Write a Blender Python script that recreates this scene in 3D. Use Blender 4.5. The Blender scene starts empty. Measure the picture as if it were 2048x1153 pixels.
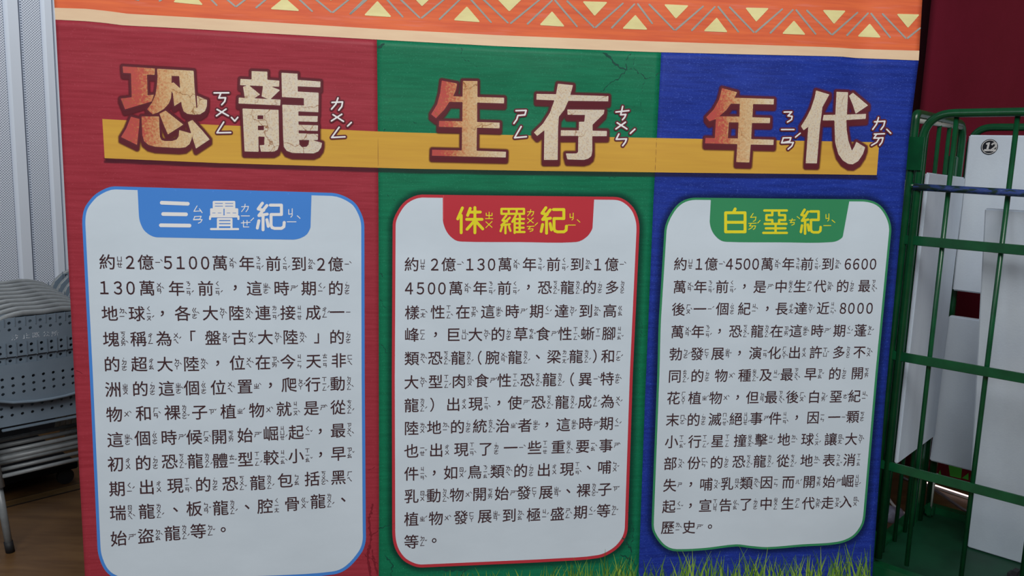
import bpy, bmesh, math, random
import numpy as np
from mathutils import Vector, Matrix

scene = bpy.context.scene
COL = scene.collection

# ------------------------------------------------------------------ camera
F = 1710.0
EYE = np.array([0.0, 0.0, 1.45])
_D = np.array([-340.0, 10650.0, 1710.0]); _D /= np.linalg.norm(_D)
_Z = -_D
_Y = np.array([0, 0, 1.0]) - _Z * _Z[2]; _Y /= np.linalg.norm(_Y)
_X = np.cross(_Y, _Z)
A = np.stack([_X, _Y, _Z])            # camera frame (x right, y down, z forward) -> world
cam_d = bpy.data.cameras.new('camera')
cam = bpy.data.objects.new('camera', cam_d); COL.objects.link(cam)
cam_d.sensor_fit = 'HORIZONTAL'; cam_d.sensor_width = 36.0
cam_d.lens = 36.0 * F / 2048.0
cam_d.clip_start = 0.05
R = Matrix([[A[i][0], -A[i][1], -A[i][2]] for i in range(3)])
cam.matrix_world = Matrix.Translation(Vector(EYE)) @ R.to_4x4()
scene.camera = cam

# ------------------------------------------------------------------ light and exposure
world = bpy.data.worlds.new('world'); scene.world = world
world.use_nodes = True
world.node_tree.nodes['Background'].inputs[0].default_value = (0.80, 0.90, 1.0, 1)
world.node_tree.nodes['Background'].inputs[1].default_value = 0.09

def area(name, loc, target, sx, sy, power, col):
    l = bpy.data.lights.new(name, 'AREA'); l.shape = 'RECTANGLE'
    l.size = sx; l.size_y = sy; l.energy = power; l.color = col
    o = bpy.data.objects.new(name, l); COL.objects.link(o)
    o.location = loc
    o.rotation_euler = (Vector(target) - Vector(loc)).to_track_quat('-Z', 'Y').to_euler()
    return o
area('ceiling_light', (0.3, -1.8, 4.4), (0.1, 2.9, 0.5), 4.0, 2.0, 222, (1.0, 0.985, 0.965))
area('window_light', (-5.4, -2.0, 2.9), (-0.4, 2.9, 1.0), 2.6, 1.8, 46, (0.86, 0.94, 1.0))
area('wall_fill_light', (-1.75, 3.0, 3.4), (-2.6, 3.85, 1.5), 1.2, 0.6, 20, (0.94, 0.97, 1.0))  # added fill lamp to brighten the metal wall and chairs

scene.view_settings.view_transform = 'Standard'
scene.view_settings.look = 'None'
scene.view_settings.gamma = 1.0
scene.view_settings.use_curve_mapping = False
scene.view_settings.exposure = 0.0

# ------------------------------------------------------------------ helpers
def lin(c):
    c = c / 255.0
    return c / 12.92 if c <= 0.04045 else ((c + 0.055) / 1.055) ** 2.4
GAIN = 0.66
def T(r, g, b):
    return tuple(min(0.9, lin(v) / GAIN) for v in (r, g, b)) + (1.0,)

def nt(name):
    m = bpy.data.materials.new(name); m.use_nodes = True
    t = m.node_tree; b = t.nodes['Principled BSDF']
    return m, t, b
def set_rough(b, r, spec=0.5, metal=0.0):
    b.inputs['Roughness'].default_value = r
    b.inputs['Specular IOR Level'].default_value = spec
    b.inputs['Metallic'].default_value = metal
def plain(name, col, rough=0.5, spec=0.4, metal=0.0):
    m, t, b = nt(name); b.inputs['Base Color'].default_value = col
    set_rough(b, rough, spec, metal); return m
def noisy(name, col, col2, scale=(8, 8, 8), rough=0.5, spec=0.4, detail=6, lo=0.35, hi=0.65, bump=0.0, nscale=1.0,
          col3=None, scale3=(60, 60, 60), lo3=0.6, hi3=0.72, metal=0.0, bumpscale=None):
    m, t, b = nt(name); N = t.nodes; L = t.links
    tc = N.new('ShaderNodeTexCoord')
    def layer(sc, lo, hi, dt):
        mp = N.new('ShaderNodeMapping'); mp.inputs['Scale'].default_value = sc
        L.new(tc.outputs['Object'], mp.inputs[0])
        n = N.new('ShaderNodeTexNoise'); n.inputs['Scale'].default_value = nscale
        n.inputs['Detail'].default_value = dt; n.inputs['Roughness'].default_value = 0.6
        L.new(mp.outputs[0], n.inputs['Vector'])
        r = N.new('ShaderNodeMapRange'); r.inputs[1].default_value = lo; r.inputs[2].default_value = hi
        L.new(n.outputs[0], r.inputs[0]); return r, n
    r, n = layer(scale, lo, hi, detail)
    mx = N.new('ShaderNodeMix'); mx.data_type = 'RGBA'
    L.new(r.outputs[0], mx.inputs[0]); mx.inputs[6].default_value = col; mx.inputs[7].default_value = col2
    out = mx.outputs[2]
    if col3 is not None:
        r3, _ = layer(scale3, lo3, hi3, 2)
        m3 = N.new('ShaderNodeMix'); m3.data_type = 'RGBA'
        L.new(r3.outputs[0], m3.inputs[0]); L.new(out, m3.inputs[6]); m3.inputs[7].default_value = col3
        out = m3.outputs[2]
    L.new(out, b.inputs['Base Color'])
    set_rough(b, rough, spec, metal)
    if bump > 0:
        src = n.outputs[0]
        if bumpscale:
            _, nb = layer(bumpscale, 0, 1, 3); src = nb.outputs[0]
        bp = N.new('ShaderNodeBump'); bp.inputs['Strength'].default_value = bump; bp.inputs['Distance'].default_value = 0.004
        L.new(src, bp.inputs['Height']); L.new(bp.outputs[0], b.inputs['Normal'])
    return m

def link(name, mesh, mat=None, parent=None):
    o = bpy.data.objects.new(name, mesh); COL.objects.link(o)
    if mat is not None and len(mesh.materials) == 0: mesh.materials.append(mat)
    if parent is not None: o.parent = parent
    return o
def mesh_from(verts, faces, name='m', smooth=True):
    me = bpy.data.meshes.new(name)
    me.from_pydata([tuple(map(float, v)) for v in verts], [], faces); me.update()
    if smooth:
        me.polygons.foreach_set('use_smooth', [True] * len(me.polygons))
    return me
def empty(name, loc, label, cat, group=None, rot=0.0):
    o = bpy.data.objects.new(name, None); COL.objects.link(o)
    o.empty_display_size = 0.1; o.location = loc; o.rotation_euler = (0, 0, rot)
    o['label'] = label; o['category'] = cat
    if group: o['group'] = group
    return o
def tag(o, label, cat, group=None):
    o['label'] = label; o['category'] = cat
    if group: o['group'] = group
    return o
def box_bm(bm, c, s, rot=None):
    r = bmesh.ops.create_cube(bm, size=1.0)
    M = Matrix.Translation(Vector(c)) @ (rot.to_4x4() if rot is not None else Matrix()) @ Matrix.Diagonal((s[0], s[1], s[2], 1))
    bmesh.ops.transform(bm, matrix=M, verts=r['verts'])
    return r['verts']
def bm_obj(name, bm, mat, parent=None, smooth=False, bevel=0.0):
    if bevel > 0:
        bmesh.ops.bevel(bm, geom=bm.edges[:], offset=bevel, segments=2, affect='EDGES', clamp_overlap=True)
    bmesh.ops.recalc_face_normals(bm, faces=bm.faces[:])
    me = bpy.data.meshes.new(name); bm.to_mesh(me); bm.free()
    if smooth:
        me.polygons.foreach_set('use_smooth', [True] * len(me.polygons))
    return link(name, me, mat, parent)
def tube_into(bm, pts, r, seg=12, closed=False, cap=True):
    pts = [Vector(p) for p in pts]; n = len(pts); rings = []
    ref = None
    for i, p in enumerate(pts):
        a = pts[i - 1] if i > 0 else p; b = pts[i + 1] if i < n - 1 else p
        t = (b - a).normalized()
        if ref is None:
            ref = Vector((0, 0, 1)) if abs(t.z) < 0.9 else Vector((1, 0, 0))
            ref = (ref - t * ref.dot(t)).normalized()
        else:
            ref = (ref - t * ref.dot(t)).normalized()
        bi = t.cross(ref)
        rings.append([bm.verts.new(p + (ref * math.cos(2 * math.pi * k / seg) + bi * math.sin(2 * math.pi * k / seg)) * r) for k in range(seg)])
    for i in range(n - 1):
        for k in range(seg):
            bm.faces.new((rings[i][k], rings[i][(k + 1) % seg], rings[i + 1][(k + 1) % seg], rings[i + 1][k]))
    if cap:
        bm.faces.new(rings[0][::-1]); bm.faces.new(rings[-1])
def tube(name, pts, r, mat, parent=None, seg=12):
    bm = bmesh.new(); tube_into(bm, pts, r, seg)
    return bm_obj(name, bm, mat, parent, smooth=True)
def fillet(p0, p1, p2, rad, n=8):
    """points of a rounded corner at p1"""
    p0, p1, p2 = Vector(p0), Vector(p1), Vector(p2)
    a = (p0 - p1).normalized(); b = (p2 - p1).normalized()
    s = p1 + a * rad; e = p1 + b * rad
    return [s.lerp(p1, t).lerp(p1.lerp(e, t), t) for t in [i / n for i in range(n + 1)]]

def ray(x, y):
    return A @ np.array([(x - 1024) / F, (y - 576.5) / F, 1.0])
def on_floor(x, y, h=0.0):
    r = ray(x, y); return EYE + r * ((h - EYE[2]) / r[2])
def on_plane(x, y, P, n):
    r = ray(x, y); n = np.array([n[0], n[1], 0.0]); P = np.array([P[0], P[1], 0.0])
    return EYE + r * (((P - EYE) @ n) / (r @ n))

# ------------------------------------------------------------------ room shell
SQ = math.radians
floor_m = noisy('floor_vinyl', T(92, 68, 42), T(74, 52, 31), scale=(1.5, 9, 1), rough=0.38, spec=0.4, nscale=2, bump=0.04)
bm = bmesh.new(); box_bm(bm, (0, 3.0, -0.05), (14, 14, 0.1))
fl = bm_obj('floor', bm, floor_m); fl['kind'] = 'structure'

CH_P = np.array([-1.736, 2.814]); a_ = SQ(42.5)
E1 = np.array([math.sin(a_), math.cos(a_)])         # lateral axis of the chairs, along the metal wall
NN = np.array([math.cos(a_), -math.sin(a_)])        # the way the chairs face
def chw(k, n, z=0.0):
    p = CH_P + E1 * k + NN * n; return (p[0], p[1], z)

# thin expansion strip let into the floor in front of the metal wall
seam_m = plain('seam_dark', T(30, 22, 15), 0.6)
strip_m = noisy('seam_strip', T(86, 66, 40), T(70, 52, 30), scale=(20, 20, 20), rough=0.4)
q0 = on_floor(5, 1012); q1 = on_floor(150, 976)
dv = (q1 - q0); L_ = np.linalg.norm(dv[:2]); dv /= L_
bm = bmesh.new()
ang = math.atan2(dv[1], dv[0]); rz = Matrix.Rotation(ang, 3, 'Z')
mid = q0 + dv * 0.8
box_bm(bm, (mid[0], mid[1], 0.001), (4.2, 0.055, 0.004), rz)
st = bm_obj('trim_1', bm, strip_m); st['kind'] = 'structure'
pr = np.array([-dv[1], dv[0], 0])
for s in (-1, 1):
    bm = bmesh.new(); c = mid + pr * 0.031 * s
    box_bm(bm, (c[0], c[1], 0.0012), (4.2, 0.007, 0.003), rz)
    bm_obj('joint', bm, seam_m, st)

# perforated sheet metal wall behind the chairs
wall_m = noisy('wall_metal', T(174, 182, 192), T(178, 185, 195), scale=(3, 3, 1), rough=0.42, spec=0.5)
def perforated():
    m, t, b = nt('perforated_metal'); N = t.nodes; L = t.links
    tc = N.new('ShaderNodeTexCoord'); sp = N.new('ShaderNodeSeparateXYZ'); L.new(tc.outputs['Object'], sp.inputs[0])
    def cosn(sock, k):
        mu = N.new('ShaderNodeMath'); mu.operation = 'MULTIPLY'; mu.inputs[1].default_value = k; L.new(sock, mu.inputs[0])
        c = N.new('ShaderNodeMath'); c.operation = 'COSINE'; L.new(mu.outputs[0], c.inputs[0]); return c.outputs[0]
    P = 0.0060
    u = cosn(sp.outputs[0], math.pi / P); v = cosn(sp.outputs[2], math.pi / P)
    mu = N.new('ShaderNodeMath'); mu.operation = 'MULTIPLY'; L.new(u, mu.inputs[0]); L.new(v, mu.inputs[1])
    ab = N.new('ShaderNodeMath'); ab.operation = 'ABSOLUTE'; L.new(mu.outputs[0], ab.inputs[0])
    r = N.new('ShaderNodeMapRange'); r.inputs[1].default_value = 0.30; r.inputs[2].default_value = 0.50; L.new(mu.outputs[0], r.inputs[0])
    mx = N.new('ShaderNodeMix'); mx.data_type = 'RGBA'; L.new(r.outputs[0], mx.inputs[0])
    mx.inputs[6].default_value = T(176, 183, 194); mx.inputs[7].default_value = T(66, 75, 90)
    L.new(mx.outputs[2], b.inputs['Base Color']); set_rough(b, 0.5, 0.22)
    bp = N.new('ShaderNodeBump'); bp.invert = True; bp.inputs['Strength'].default_value = 0.5; bp.inputs['Distance'].default_value = 0.002
    L.new(r.outputs[0], bp.inputs['Height']); L.new(bp.outputs[0], b.inputs['Normal'])
    return m
perf_m = perforated()
WN = -1.30
wP = CH_P + NN * WN
def wk(x):      # wall lateral coordinate where pixel column x (at the top edge) meets the wall
    p = on_plane(x, 0, wP, NN); return float((p[:2] - wP) @ E1)
k_perf1 = wk(36); k_perf2 = wk(77.5); k_flat = wk(100); k_prev = wk(3)
period = k_perf2 - k_prev
wall = bpy.data.objects.new('wall_back', None); COL.objects.link(wall); wall['kind'] = 'structure'
wall.location = (wP[0], wP[1], 0); wall.rotation_euler = (0, 0, math.atan2(E1[1], E1[0]))
# local frame: x along the wall, -y toward the chairs
H_W = 3.1
dark_m = plain('gap_dark', T(38, 46, 58), 0.7)
bm = bmesh.new(); box_bm(bm, (1.0, 0.05, H_W / 2), (7.0, 0.03, H_W)); bm_obj('backing_sheet', bm, dark_m, wall)
def prism(bm, prof, z0, z1):
    vs0 = [bm.verts.new((x, y, z0)) for x, y in prof]; vs1 = [bm.verts.new((x, y, z1)) for x, y in prof]
    n = len(prof)
    for i in range(n):
        bm.faces.new((vs0[i], vs0[(i + 1) % n], vs1[(i + 1) % n], vs1[i]))
    bm.faces.new(vs0[::-1]); bm.faces.new(vs1)
perf_w = k_perf2 - k_perf1
meshes = {}
for i in range(-13, 10):
    x0 = k_perf1 + i * period
    if 'panel' not in meshes:
        bm = bmesh.new(); prism(bm, [(0.003, 0.0), (0.010, -0.016), (perf_w - 0.004, -0.016), (perf_w, 0.0), (perf_w, 0.03), (0.003, 0.03)], 0, H_W)
        o = bm_obj('perforated_panel', bm, perf_m, wall); meshes['panel'] = o.data
        bm = bmesh.new(); prism(bm, [(perf_w, -0.004), (perf_w + 0.016, -0.022), (period - 0.010, -0.022), (period - 0.002, 0.0), (period - 0.002, 0.03), (perf_w, 0.03)], 0, H_W)
        o2 = bm_obj('panel', bm, wall_m, wall); meshes['flat'] = o2.data
        # a flat strip split by the dark door gap
        bm = bmesh.new(); w = k_flat - k_perf2
        prism(bm, [(perf_w, -0.004), (perf_w + 0.016, -0.022), (perf_w + w - 0.003, -0.022), (perf_w + w - 0.003, 0.03), (perf_w, 0.03)], 0, H_W)
        prism(bm, [(perf_w + w + 0.004, -0.026), (period - 0.004, -0.026), (period - 0.002, 0.0), (period - 0.002, 0.03), (perf_w + w + 0.004, 0.03)], 0, H_W)
        o3 = bm_obj('split_panel', bm, wall_m, wall); meshes['split'] = o3.data
        o.location.x = x0; o2.location.x = x0; o3.location.x = k_perf1
    else:
        link('perforated_panel', meshes['panel'], None, wall).location.x = x0
        if i != 0:
            link('panel', meshes['flat'], None, wall).location.x = x0

# added dark board along the foot of the metal wall, standing in for shade
bm = bmesh.new(); box_bm(bm, (0.6, -0.035, 0.30), (6.0, 0.018, 0.60)); sk = bm_obj('shade_board', bm, plain('shade_board_dark', T(26, 26, 30), 0.7, 0.2), wall, bevel=0.004)

# maroon cloth backdrop on the right with its foot print and light strip
DM = np.array([0.607, -0.795]); NM = np.array([-0.795, -0.607])   # along the wall, and toward the camera
MP = np.array([1.947, 3.777])
_e = on_plane(1838, 230, MP, NM); K_EDGE = float((_e[:2] - MP) @ DM)
maroon_m = noisy('maroon_cloth', T(90, 18, 34), T(78, 14, 26), scale=(2, 2, 1), rough=0.85, spec=0.15, bump=0.15, bumpscale=(300, 300, 300))
maroon_d = plain('maroon_in_shade', T(34, 8, 14), 0.9, 0.1)  # cloth fold in shade, its darkness set by colour
def mp(k, off, z):
    p = MP + DM * k + NM * off; return (p[0], p[1], z)
ve, fa = [], []
NK = 90
for j in range(2):
    for i in range(NK + 1):
        k = K_EDGE + i * 2.6 / NK
        off = -0.012 + 0.018 * math.sin(k * 7.0 + 2.4) + 0.010 * math.sin(k * 17.0 + 1.0)
        ve.append(mp(k, off * (1.0 if j else 0.6), 3.0 * j + 0.015))
for i in range(NK):
    fa.append((i, i + 1, NK + 2 + i, NK + 1 + i))
me = mesh_from(ve, fa)
bd = link('cloth_backdrop', me, maroon_m)
sm = bd.modifiers.new('s', 'SOLIDIFY'); sm.thickness = 0.004
tag(bd, 'maroon cloth backdrop hanging behind the green cage trolley', 'backdrop')
# green grass print low on the backdrop
leaf_m = plain('leaf_green', T(46, 112, 36), 0.8, 0.1)
def leaf(pts):
    vs = []
    for x, y in pts:
        p = on_plane(x, y, MP + NM * 0.024, NM); vs.append(p)
    return vs
lv, lf = [], []
for pts in ([(1897, 930), (1924, 938), (1922, 958), (1900, 953)], [(1937, 947), (1937, 961), (1924, 957)], [(1945, 930), (1975, 960), (1940, 962)], [(1872, 962), (1880, 940), (1886, 966)]):
    b0 = len(lv); lv += leaf(pts); lf.append(tuple(range(b0, b0 + len(pts))))
link('leaf_print', mesh_from(lv, lf, smooth=False), leaf_m, bd)['label'] = 'bright green leaf print'
# curtain beyond the left edge of the backdrop, shade put into its colour
ve, fa = [], []
for j in range(2):
    for i in range(61):
        k = -1.5 + i * 1.9 / 60
        ve.append(mp(k, -0.10 + 0.02 * math.sin(k * 21), 0.01 + 3.0 * j))
for i in range(60): fa.append((i, i + 1, 62 + i, 61 + i))
dk = link('curtain', mesh_from(ve, fa), maroon_d)
s2 = dk.modifiers.new('s', 'SOLIDIFY'); s2.thickness = 0.004
tag(dk, 'maroon curtain with shade in its almost black colour, seen in the gap between banner and maroon backdrop', 'curtain')
# wall behind the backdrop
bm = bmesh.new()
c = MP + DM * 0.5 - NM * 0.25
box_bm(bm, (c[0], c[1], 1.55), (5.0, 0.1, 3.1), Matrix.Rotation(math.atan2(DM[1], DM[0]), 3, 'Z'))
wr = bm_obj('wall_right', bm, plain('wall_paint', T(90, 84, 80), 0.8)); wr['kind'] = 'structure'

# light strip on the floor
em, t_, b_ = nt('strip_glow')
b_.inputs['Emission Color'].default_value = (1.0, 0.70, 0.66, 1); b_.inputs['Emission Strength'].default_value = 2.0
b_.inputs['Base Color'].default_value = (0.9, 0.8, 0.8, 1)
ls = empty('light_strip', mp(0, 0.045, 0), 'glowing pinkish white light strip on the floor at the foot of the backdrop', 'light')
ls.rotation_euler = (0, 0, math.atan2(DM[1], DM[0]))
bm = bmesh.new(); box_bm(bm, (0.76, 0, 0.011), (1.5, 0.006, 0.004)); bm_obj('tube', bm, em, ls)
bm = bmesh.new(); box_bm(bm, (0.76, 0.0, 0.0045), (1.5, 0.012, 0.009)); bm_obj('channel', bm, plain('strip_base', T(180, 170, 168), 0.5), ls)

# ------------------------------------------------------------------ banner surface
BO = np.array([0.0, 2.40, 0.0]); b7 = SQ(7.0)
BA = np.array([math.cos(b7), math.sin(b7), 0.0]); BN = np.array([math.sin(b7), -math.cos(b7), 0.0])
def wave(s, t):
    g = lambda c, w: np.exp(-((s - c) / w) ** 2)
    low = np.clip((1.5 - t) / 1.5, 0, 1); hi = np.clip((t - 0.9) / 1.0, 0, 1)
    w = 0.0035 * np.sin(s * 8.5 + 0.6 + 0.8 * t) + 0.0022 * np.sin(s * 19.0 + 1.0 - 0.9 * t)
    w = w + low * (0.0045 * np.sin(s * 11.0 - 1.2))
    w = w - hi * 0.007 * g(0.985, 0.045) + hi * 0.006 * g(-1.13, 0.06)
    w = w - 0.003 * g(0.03, 0.07)
    w = w + 0.0016 * np.sin(t * 31 + s * 3) * hi
    return w
def surf(px, py, lift=0.0):
    px = np.asarray(px, float); py = np.asarray(py, float)
    d = np.stack([(px - 1024) / F, (py - 576.5) / F, np.ones_like(px)], -1) @ A.T
    dn = d @ BN; base = (BO - EYE) @ BN
    k = base / dn
    for _ in range(5):
        p = EYE + d * k[..., None]
        s = (p - BO) @ BA; t = p[..., 2]
        k = (base + wave(s, t) + lift) / dn
    return EYE + d * k[..., None]

banner = empty('banner', (0, 2.40, 0), 'wide vinyl banner about dinosaur periods with orange header and red, green and blue panels', 'banner')
BI = Matrix.Translation((0, -2.40, 0))
def bl(P):      # world -> banner-local
    return P - np.array([0, 2.40, 0.0])

def print_mesh(name, px, faces, lift, mat, parent, attrs=None, smooth=True):
    px = np.asarray(px, float)
    P = bl(surf(px[:, 0], px[:, 1], lift))
    me = bpy.data.meshes.new(name)
    me.from_pydata([tuple(v) for v in P.tolist()], [], faces); me.update()
    if smooth: me.polygons.foreach_set('use_smooth', [True] * len(me.polygons))
    if attrs:
        for k, v in attrs.items():
            at = me.attributes.new(k, 'FLOAT', 'POINT'); at.data.foreach_set('value', np.asarray(v, float))
    return link(name, me, mat, parent)

def pline(pts, x, col=0, out=1):
    p = np.asarray(pts, float); o = np.argsort(p[:, col])
    return np.interp(x, p[o, col], p[o, out])
def extrap(pts, x, col, out):
    p = np.asarray(pts, float); o = np.argsort(p[:, col]); a = p[o, col]; b = p[o, out]
    y = np.interp(x, a, b)
    x = np.asarray(x, float)
    y = np.where(x < a[0], b[0] + (x - a[0]) * (b[1] - b[0]) / (a[1] - a[0]), y)
    y = np.where(x > a[-1], b[-1] + (x - a[-1]) * (b[-1] - b[-2]) / (a[-1] - a[-2]), y)
    return y
BL_ = [(108, 0), (110.8, 41), (121.5, 243), (138.5, 560), (153.5, 850), (169, 1138)]
BR_ = [(1844.6, 0), (1837.5, 121), (1830, 180), (1817.7, 280), (1798.5, 490), (1769.3, 810), (1749, 1091), (1744.6, 1153)]
SRG = [(752, -50), (753.8, 81.7), (757, 400), (758, 1000), (757.5, 1153)]
SGB = [(1335, -50), (1322.5, 105), (1307, 400), (1290, 800), (1277, 1153)]
CT = [(106.4, 15.5), (174, 17.7), (215, 22), (254.7, 27.4), (422, 37), (760, 58), (993, 70.3), (1300, 82.6), (1643, 93.9), (1680, 95.5), (1704, 97.5), (1765, 99.5), (1837, 101.4)]
CB = [(109.7, 39.3), (174, 42.5), (210, 46), (245, 50.6), (358, 56.4), (551, 67.7), (760, 79.6), (993, 92.3), (1300, 104), (1500, 109), (1660, 112.5), (1685.7, 113.5), (1710, 116), (1837, 121)]
TOPL = [(100, -262), (1860, -215)]
BOT = [(160, 1255), (1740, 1225)]
def grid_region(name, left, right, top, bot, nx, ny, lift, mat, parent, vpow=1.0):
    u = np.linspace(0, 1, nx + 1); v = np.linspace(0, 1, ny + 1) ** vpow
    X = np.zeros((ny + 1, nx + 1)); Y = np.zeros_like(X)
    for j, vv in enumerate(v):
        y = np.full(nx + 1, 0.0); x = np.zeros(nx + 1)
        y[:] = 500
        for _ in range(6):
            xl = extrap(left, y, 1, 0); xr = extrap(right, y, 1, 0)
            x = xl * (1 - u) + xr * u
            y = extrap(top, x, 0, 1) * (1 - vv) + extrap(bot, x, 0, 1) * vv
        X[j] = x; Y[j] = y
    px = np.stack([X.ravel(), Y.ravel()], 1)
    f = [(j * (nx + 1) + i, (j + 1) * (nx + 1) + i, (j + 1) * (nx + 1) + i + 1, j * (nx + 1) + i + 1) for j in range(ny) for i in range(nx)]
    return print_mesh(name, px, f, lift, mat, parent)

red_m = noisy('print_red', T(141, 46, 58), T(128, 37, 48), scale=(5, 1, 80), rough=0.5, spec=0.22, nscale=1.6, detail=8, col3=T(150, 62, 74), scale3=(170, 170, 170), lo3=0.62, hi3=0.8, bump=0.10, bumpscale=(5, 5, 60))
green_m = noisy('print_green', T(14, 104, 73), T(10, 91, 63), scale=(5, 1, 60), rough=0.5, spec=0.22, nscale=1.6, detail=8, col3=T(40, 126, 96), scale3=(190, 190, 190), lo3=0.60, hi3=0.8, bump=0.08, bumpscale=(5, 5, 50))
blue_m = noisy('print_blue', T(28, 50, 138), T(20, 38, 114), scale=(5, 1, 60), rough=0.5, spec=0.22, nscale=1.8, detail=8, col3=T(62, 86, 172), scale3=(120, 120, 260), lo3=0.58, hi3=0.78, bump=0.08, bumpscale=(5, 5, 50))
orange_m = noisy('print_orange', T(202, 100, 60), T(186, 84, 56), scale=(3, 1, 50), rough=0.5, spec=0.22, nscale=1.5, detail=7, col3=T(196, 104, 82), scale3=(4, 4, 60), lo3=0.58, hi3=0.75)
cream_m = noisy('print_cream', T(205, 178, 148), T(198, 171, 142), scale=(8, 1, 60), rough=0.5, spec=0.22)
yellow_m = noisy('print_yellow', T(184, 144, 58), T(178, 136, 56), scale=(3, 1, 60), rough=0.5, spec=0.22, nscale=1.3, detail=7)
white_m = noisy('print_white', T(180, 192, 202), T(174, 186, 196), scale=(3, 1, 6), rough=0.5, spec=0.22)
bluef_m = plain('print_sky_blue', T(62, 118, 190), 0.5, 0.22)
redf_m = plain('print_box_red', T(164, 46, 56), 0.5, 0.22)
greenf_m = plain('print_box_green', T(48, 122, 82), 0.5, 0.22)
ink_m = plain('print_ink', T(58, 38, 42), 0.5, 0.22)
maroonp_m = plain('print_maroon', T(84, 34, 42), 0.5, 0.22)
tabwhite_m = plain('print_tab_white', T(206, 220, 234), 0.5, 0.22)
tabyel_m = plain('print_tab_yellow', T(200, 190, 40), 0.5, 0.22)
lilac_m = plain('print_glyph_white', T(226, 218, 226), 0.5, 0.22)
khaki_m = noisy('print_khaki', T(206, 196, 140), T(196, 186, 132), scale=(20, 1, 60), rough=0.42)
greyblue_m = noisy('print_grey', T(142, 144, 138), T(132, 134, 130), scale=(20, 1, 60), rough=0.42)
crack_m = plain('print_crack', T(16, 62, 52), 0.5, 0.22)
crackr_m = plain('print_crack_red', T(104, 28, 38), 0.5, 0.22)

pr = grid_region('red_panel', BL_, SRG, CB, BOT, 60, 90, 0.0, red_m, banner); pr['label'] = 'red printed panel'
pg = grid_region('green_panel', SRG, SGB, CB, BOT, 52, 90, 0.0, green_m, banner); pg['label'] = 'green printed panel'
pb = grid_region('blue_panel', SGB, BR_, CB, BOT, 52, 90, 0.0, blue_m, banner); pb['label'] = 'blue printed panel'
hd = grid_region('header_strip', BL_, BR_, TOPL, [(x, y) for x, y in CB], 170, 30, 0.0006, orange_m, banner); hd['label'] = 'orange header strip'
cr = grid_region('border', BL_, BR_, CT, CB, 170, 4, 0.0010, cream_m, hd); cr['label'] = 'cream border band'
# overlap fold of the strip: a thin dark edge line is real thickness
for o in (pr, pg, pb, hd):
    m_ = o.modifiers.new('s', 'SOLIDIFY'); m_.thickness = 0.0012; m_.offset = -1 
# normals: make solidify grow away from the camera
def fix_sol(o):
    me = o.data; n = me.polygons[len(me.polygons) // 2].normal
    o.modifiers['s'].offset = -1.0 if n.dot(Vector(BN)) > 0 else 1.0
for o in (pr, pg, pb, hd): fix_sol(o)

# hidden frame that carries it
steel_m = plain('frame_steel', T(150, 152, 155), 0.35, 0.5, 0.6)
for s in (-0.95, 0.80):
    p = BO + BA * s - BN * 0.06
    tube('pole', [bl(p + np.array([0, 0, z])) for z in (0.01, 2.17)], 0.014, steel_m, banner)
    fo = tube('foot', [bl(p + BN * 0.03 + np.array([0, 0, 0.014])), bl(p - BN * 0.30 + np.array([0, 0, 0.014]))], 0.013, steel_m, banner)
tube('top_rail', [bl(BO + BA * s - BN * 0.06 + np.array([0, 0, 2.16])) for s in (-1.05, 0.95)], 0.013, steel_m, banner)

# ------------------------------------------------------------------ signed distance printing
def sd_poly(X, Y, loops):
    d = np.full(X.shape, 1e9); inside = np.zeros(X.shape, bool)
    for lp in loops:
        n = len(lp)
        for i in range(n):
            ax, ay = lp[i]; bx, by = lp[(i + 1) % n]
            ex, ey = bx - ax, by - ay; L2 = ex * ex + ey * ey + 1e-12
            t = np.clip(((X - ax) * ex + (Y - ay) * ey) / L2, 0, 1)
            d = np.minimum(d, (X - ax - t * ex) ** 2 + (Y - ay - t * ey) ** 2)
            c = ((ay > Y) != (by > Y)) & (X < ex * (Y - ay) / (ey if ey != 0 else 1e-12) + ax)
            inside ^= c
    d = np.sqrt(d)
    return np.where(inside, -d, d)
def sd_stroke(X, Y, pts, w):
    d = np.full(X.shape, 1e9)
    for i in range(len(pts) - 1):
        ax, ay = pts[i][:2]; bx, by = pts[i + 1][:2]
        ex, ey = bx - ax, by - ay; L2 = ex * ex + ey * ey + 1e-12
        t = np.clip(((X - ax) * ex + (Y - ay) * ey) / L2, 0, 1)
        ww = w
        if len(pts[i]) > 2: ww = pts[i][2] + (pts[i + 1][2] - pts[i][2]) * t
        d = np.minimum(d, np.sqrt((X - ax - t * ex) ** 2 + (Y - ay - t * ey) ** 2) - ww)
    return d
def sdf(X, Y, shapes=(), strokes=()):
    d = np.full(X.shape, 1e9)
    for s in shapes: d = np.minimum(d, sd_poly(X, Y, s))
    for p, w in strokes: d = np.minimum(d, sd_stroke(X, Y, p, w))
    return d
def bounds(shapes, strokes, pad):
    xs = [p[0] for s in shapes for l in s for p in l] + [p[0] for q, w in strokes for p in q]
    ys = [p[1] for s in shapes for l in s for p in l] + [p[1] for q, w in strokes for p in q]
    return min(xs) - pad, max(xs) + pad, min(ys) - pad, max(ys) + pad
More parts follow.
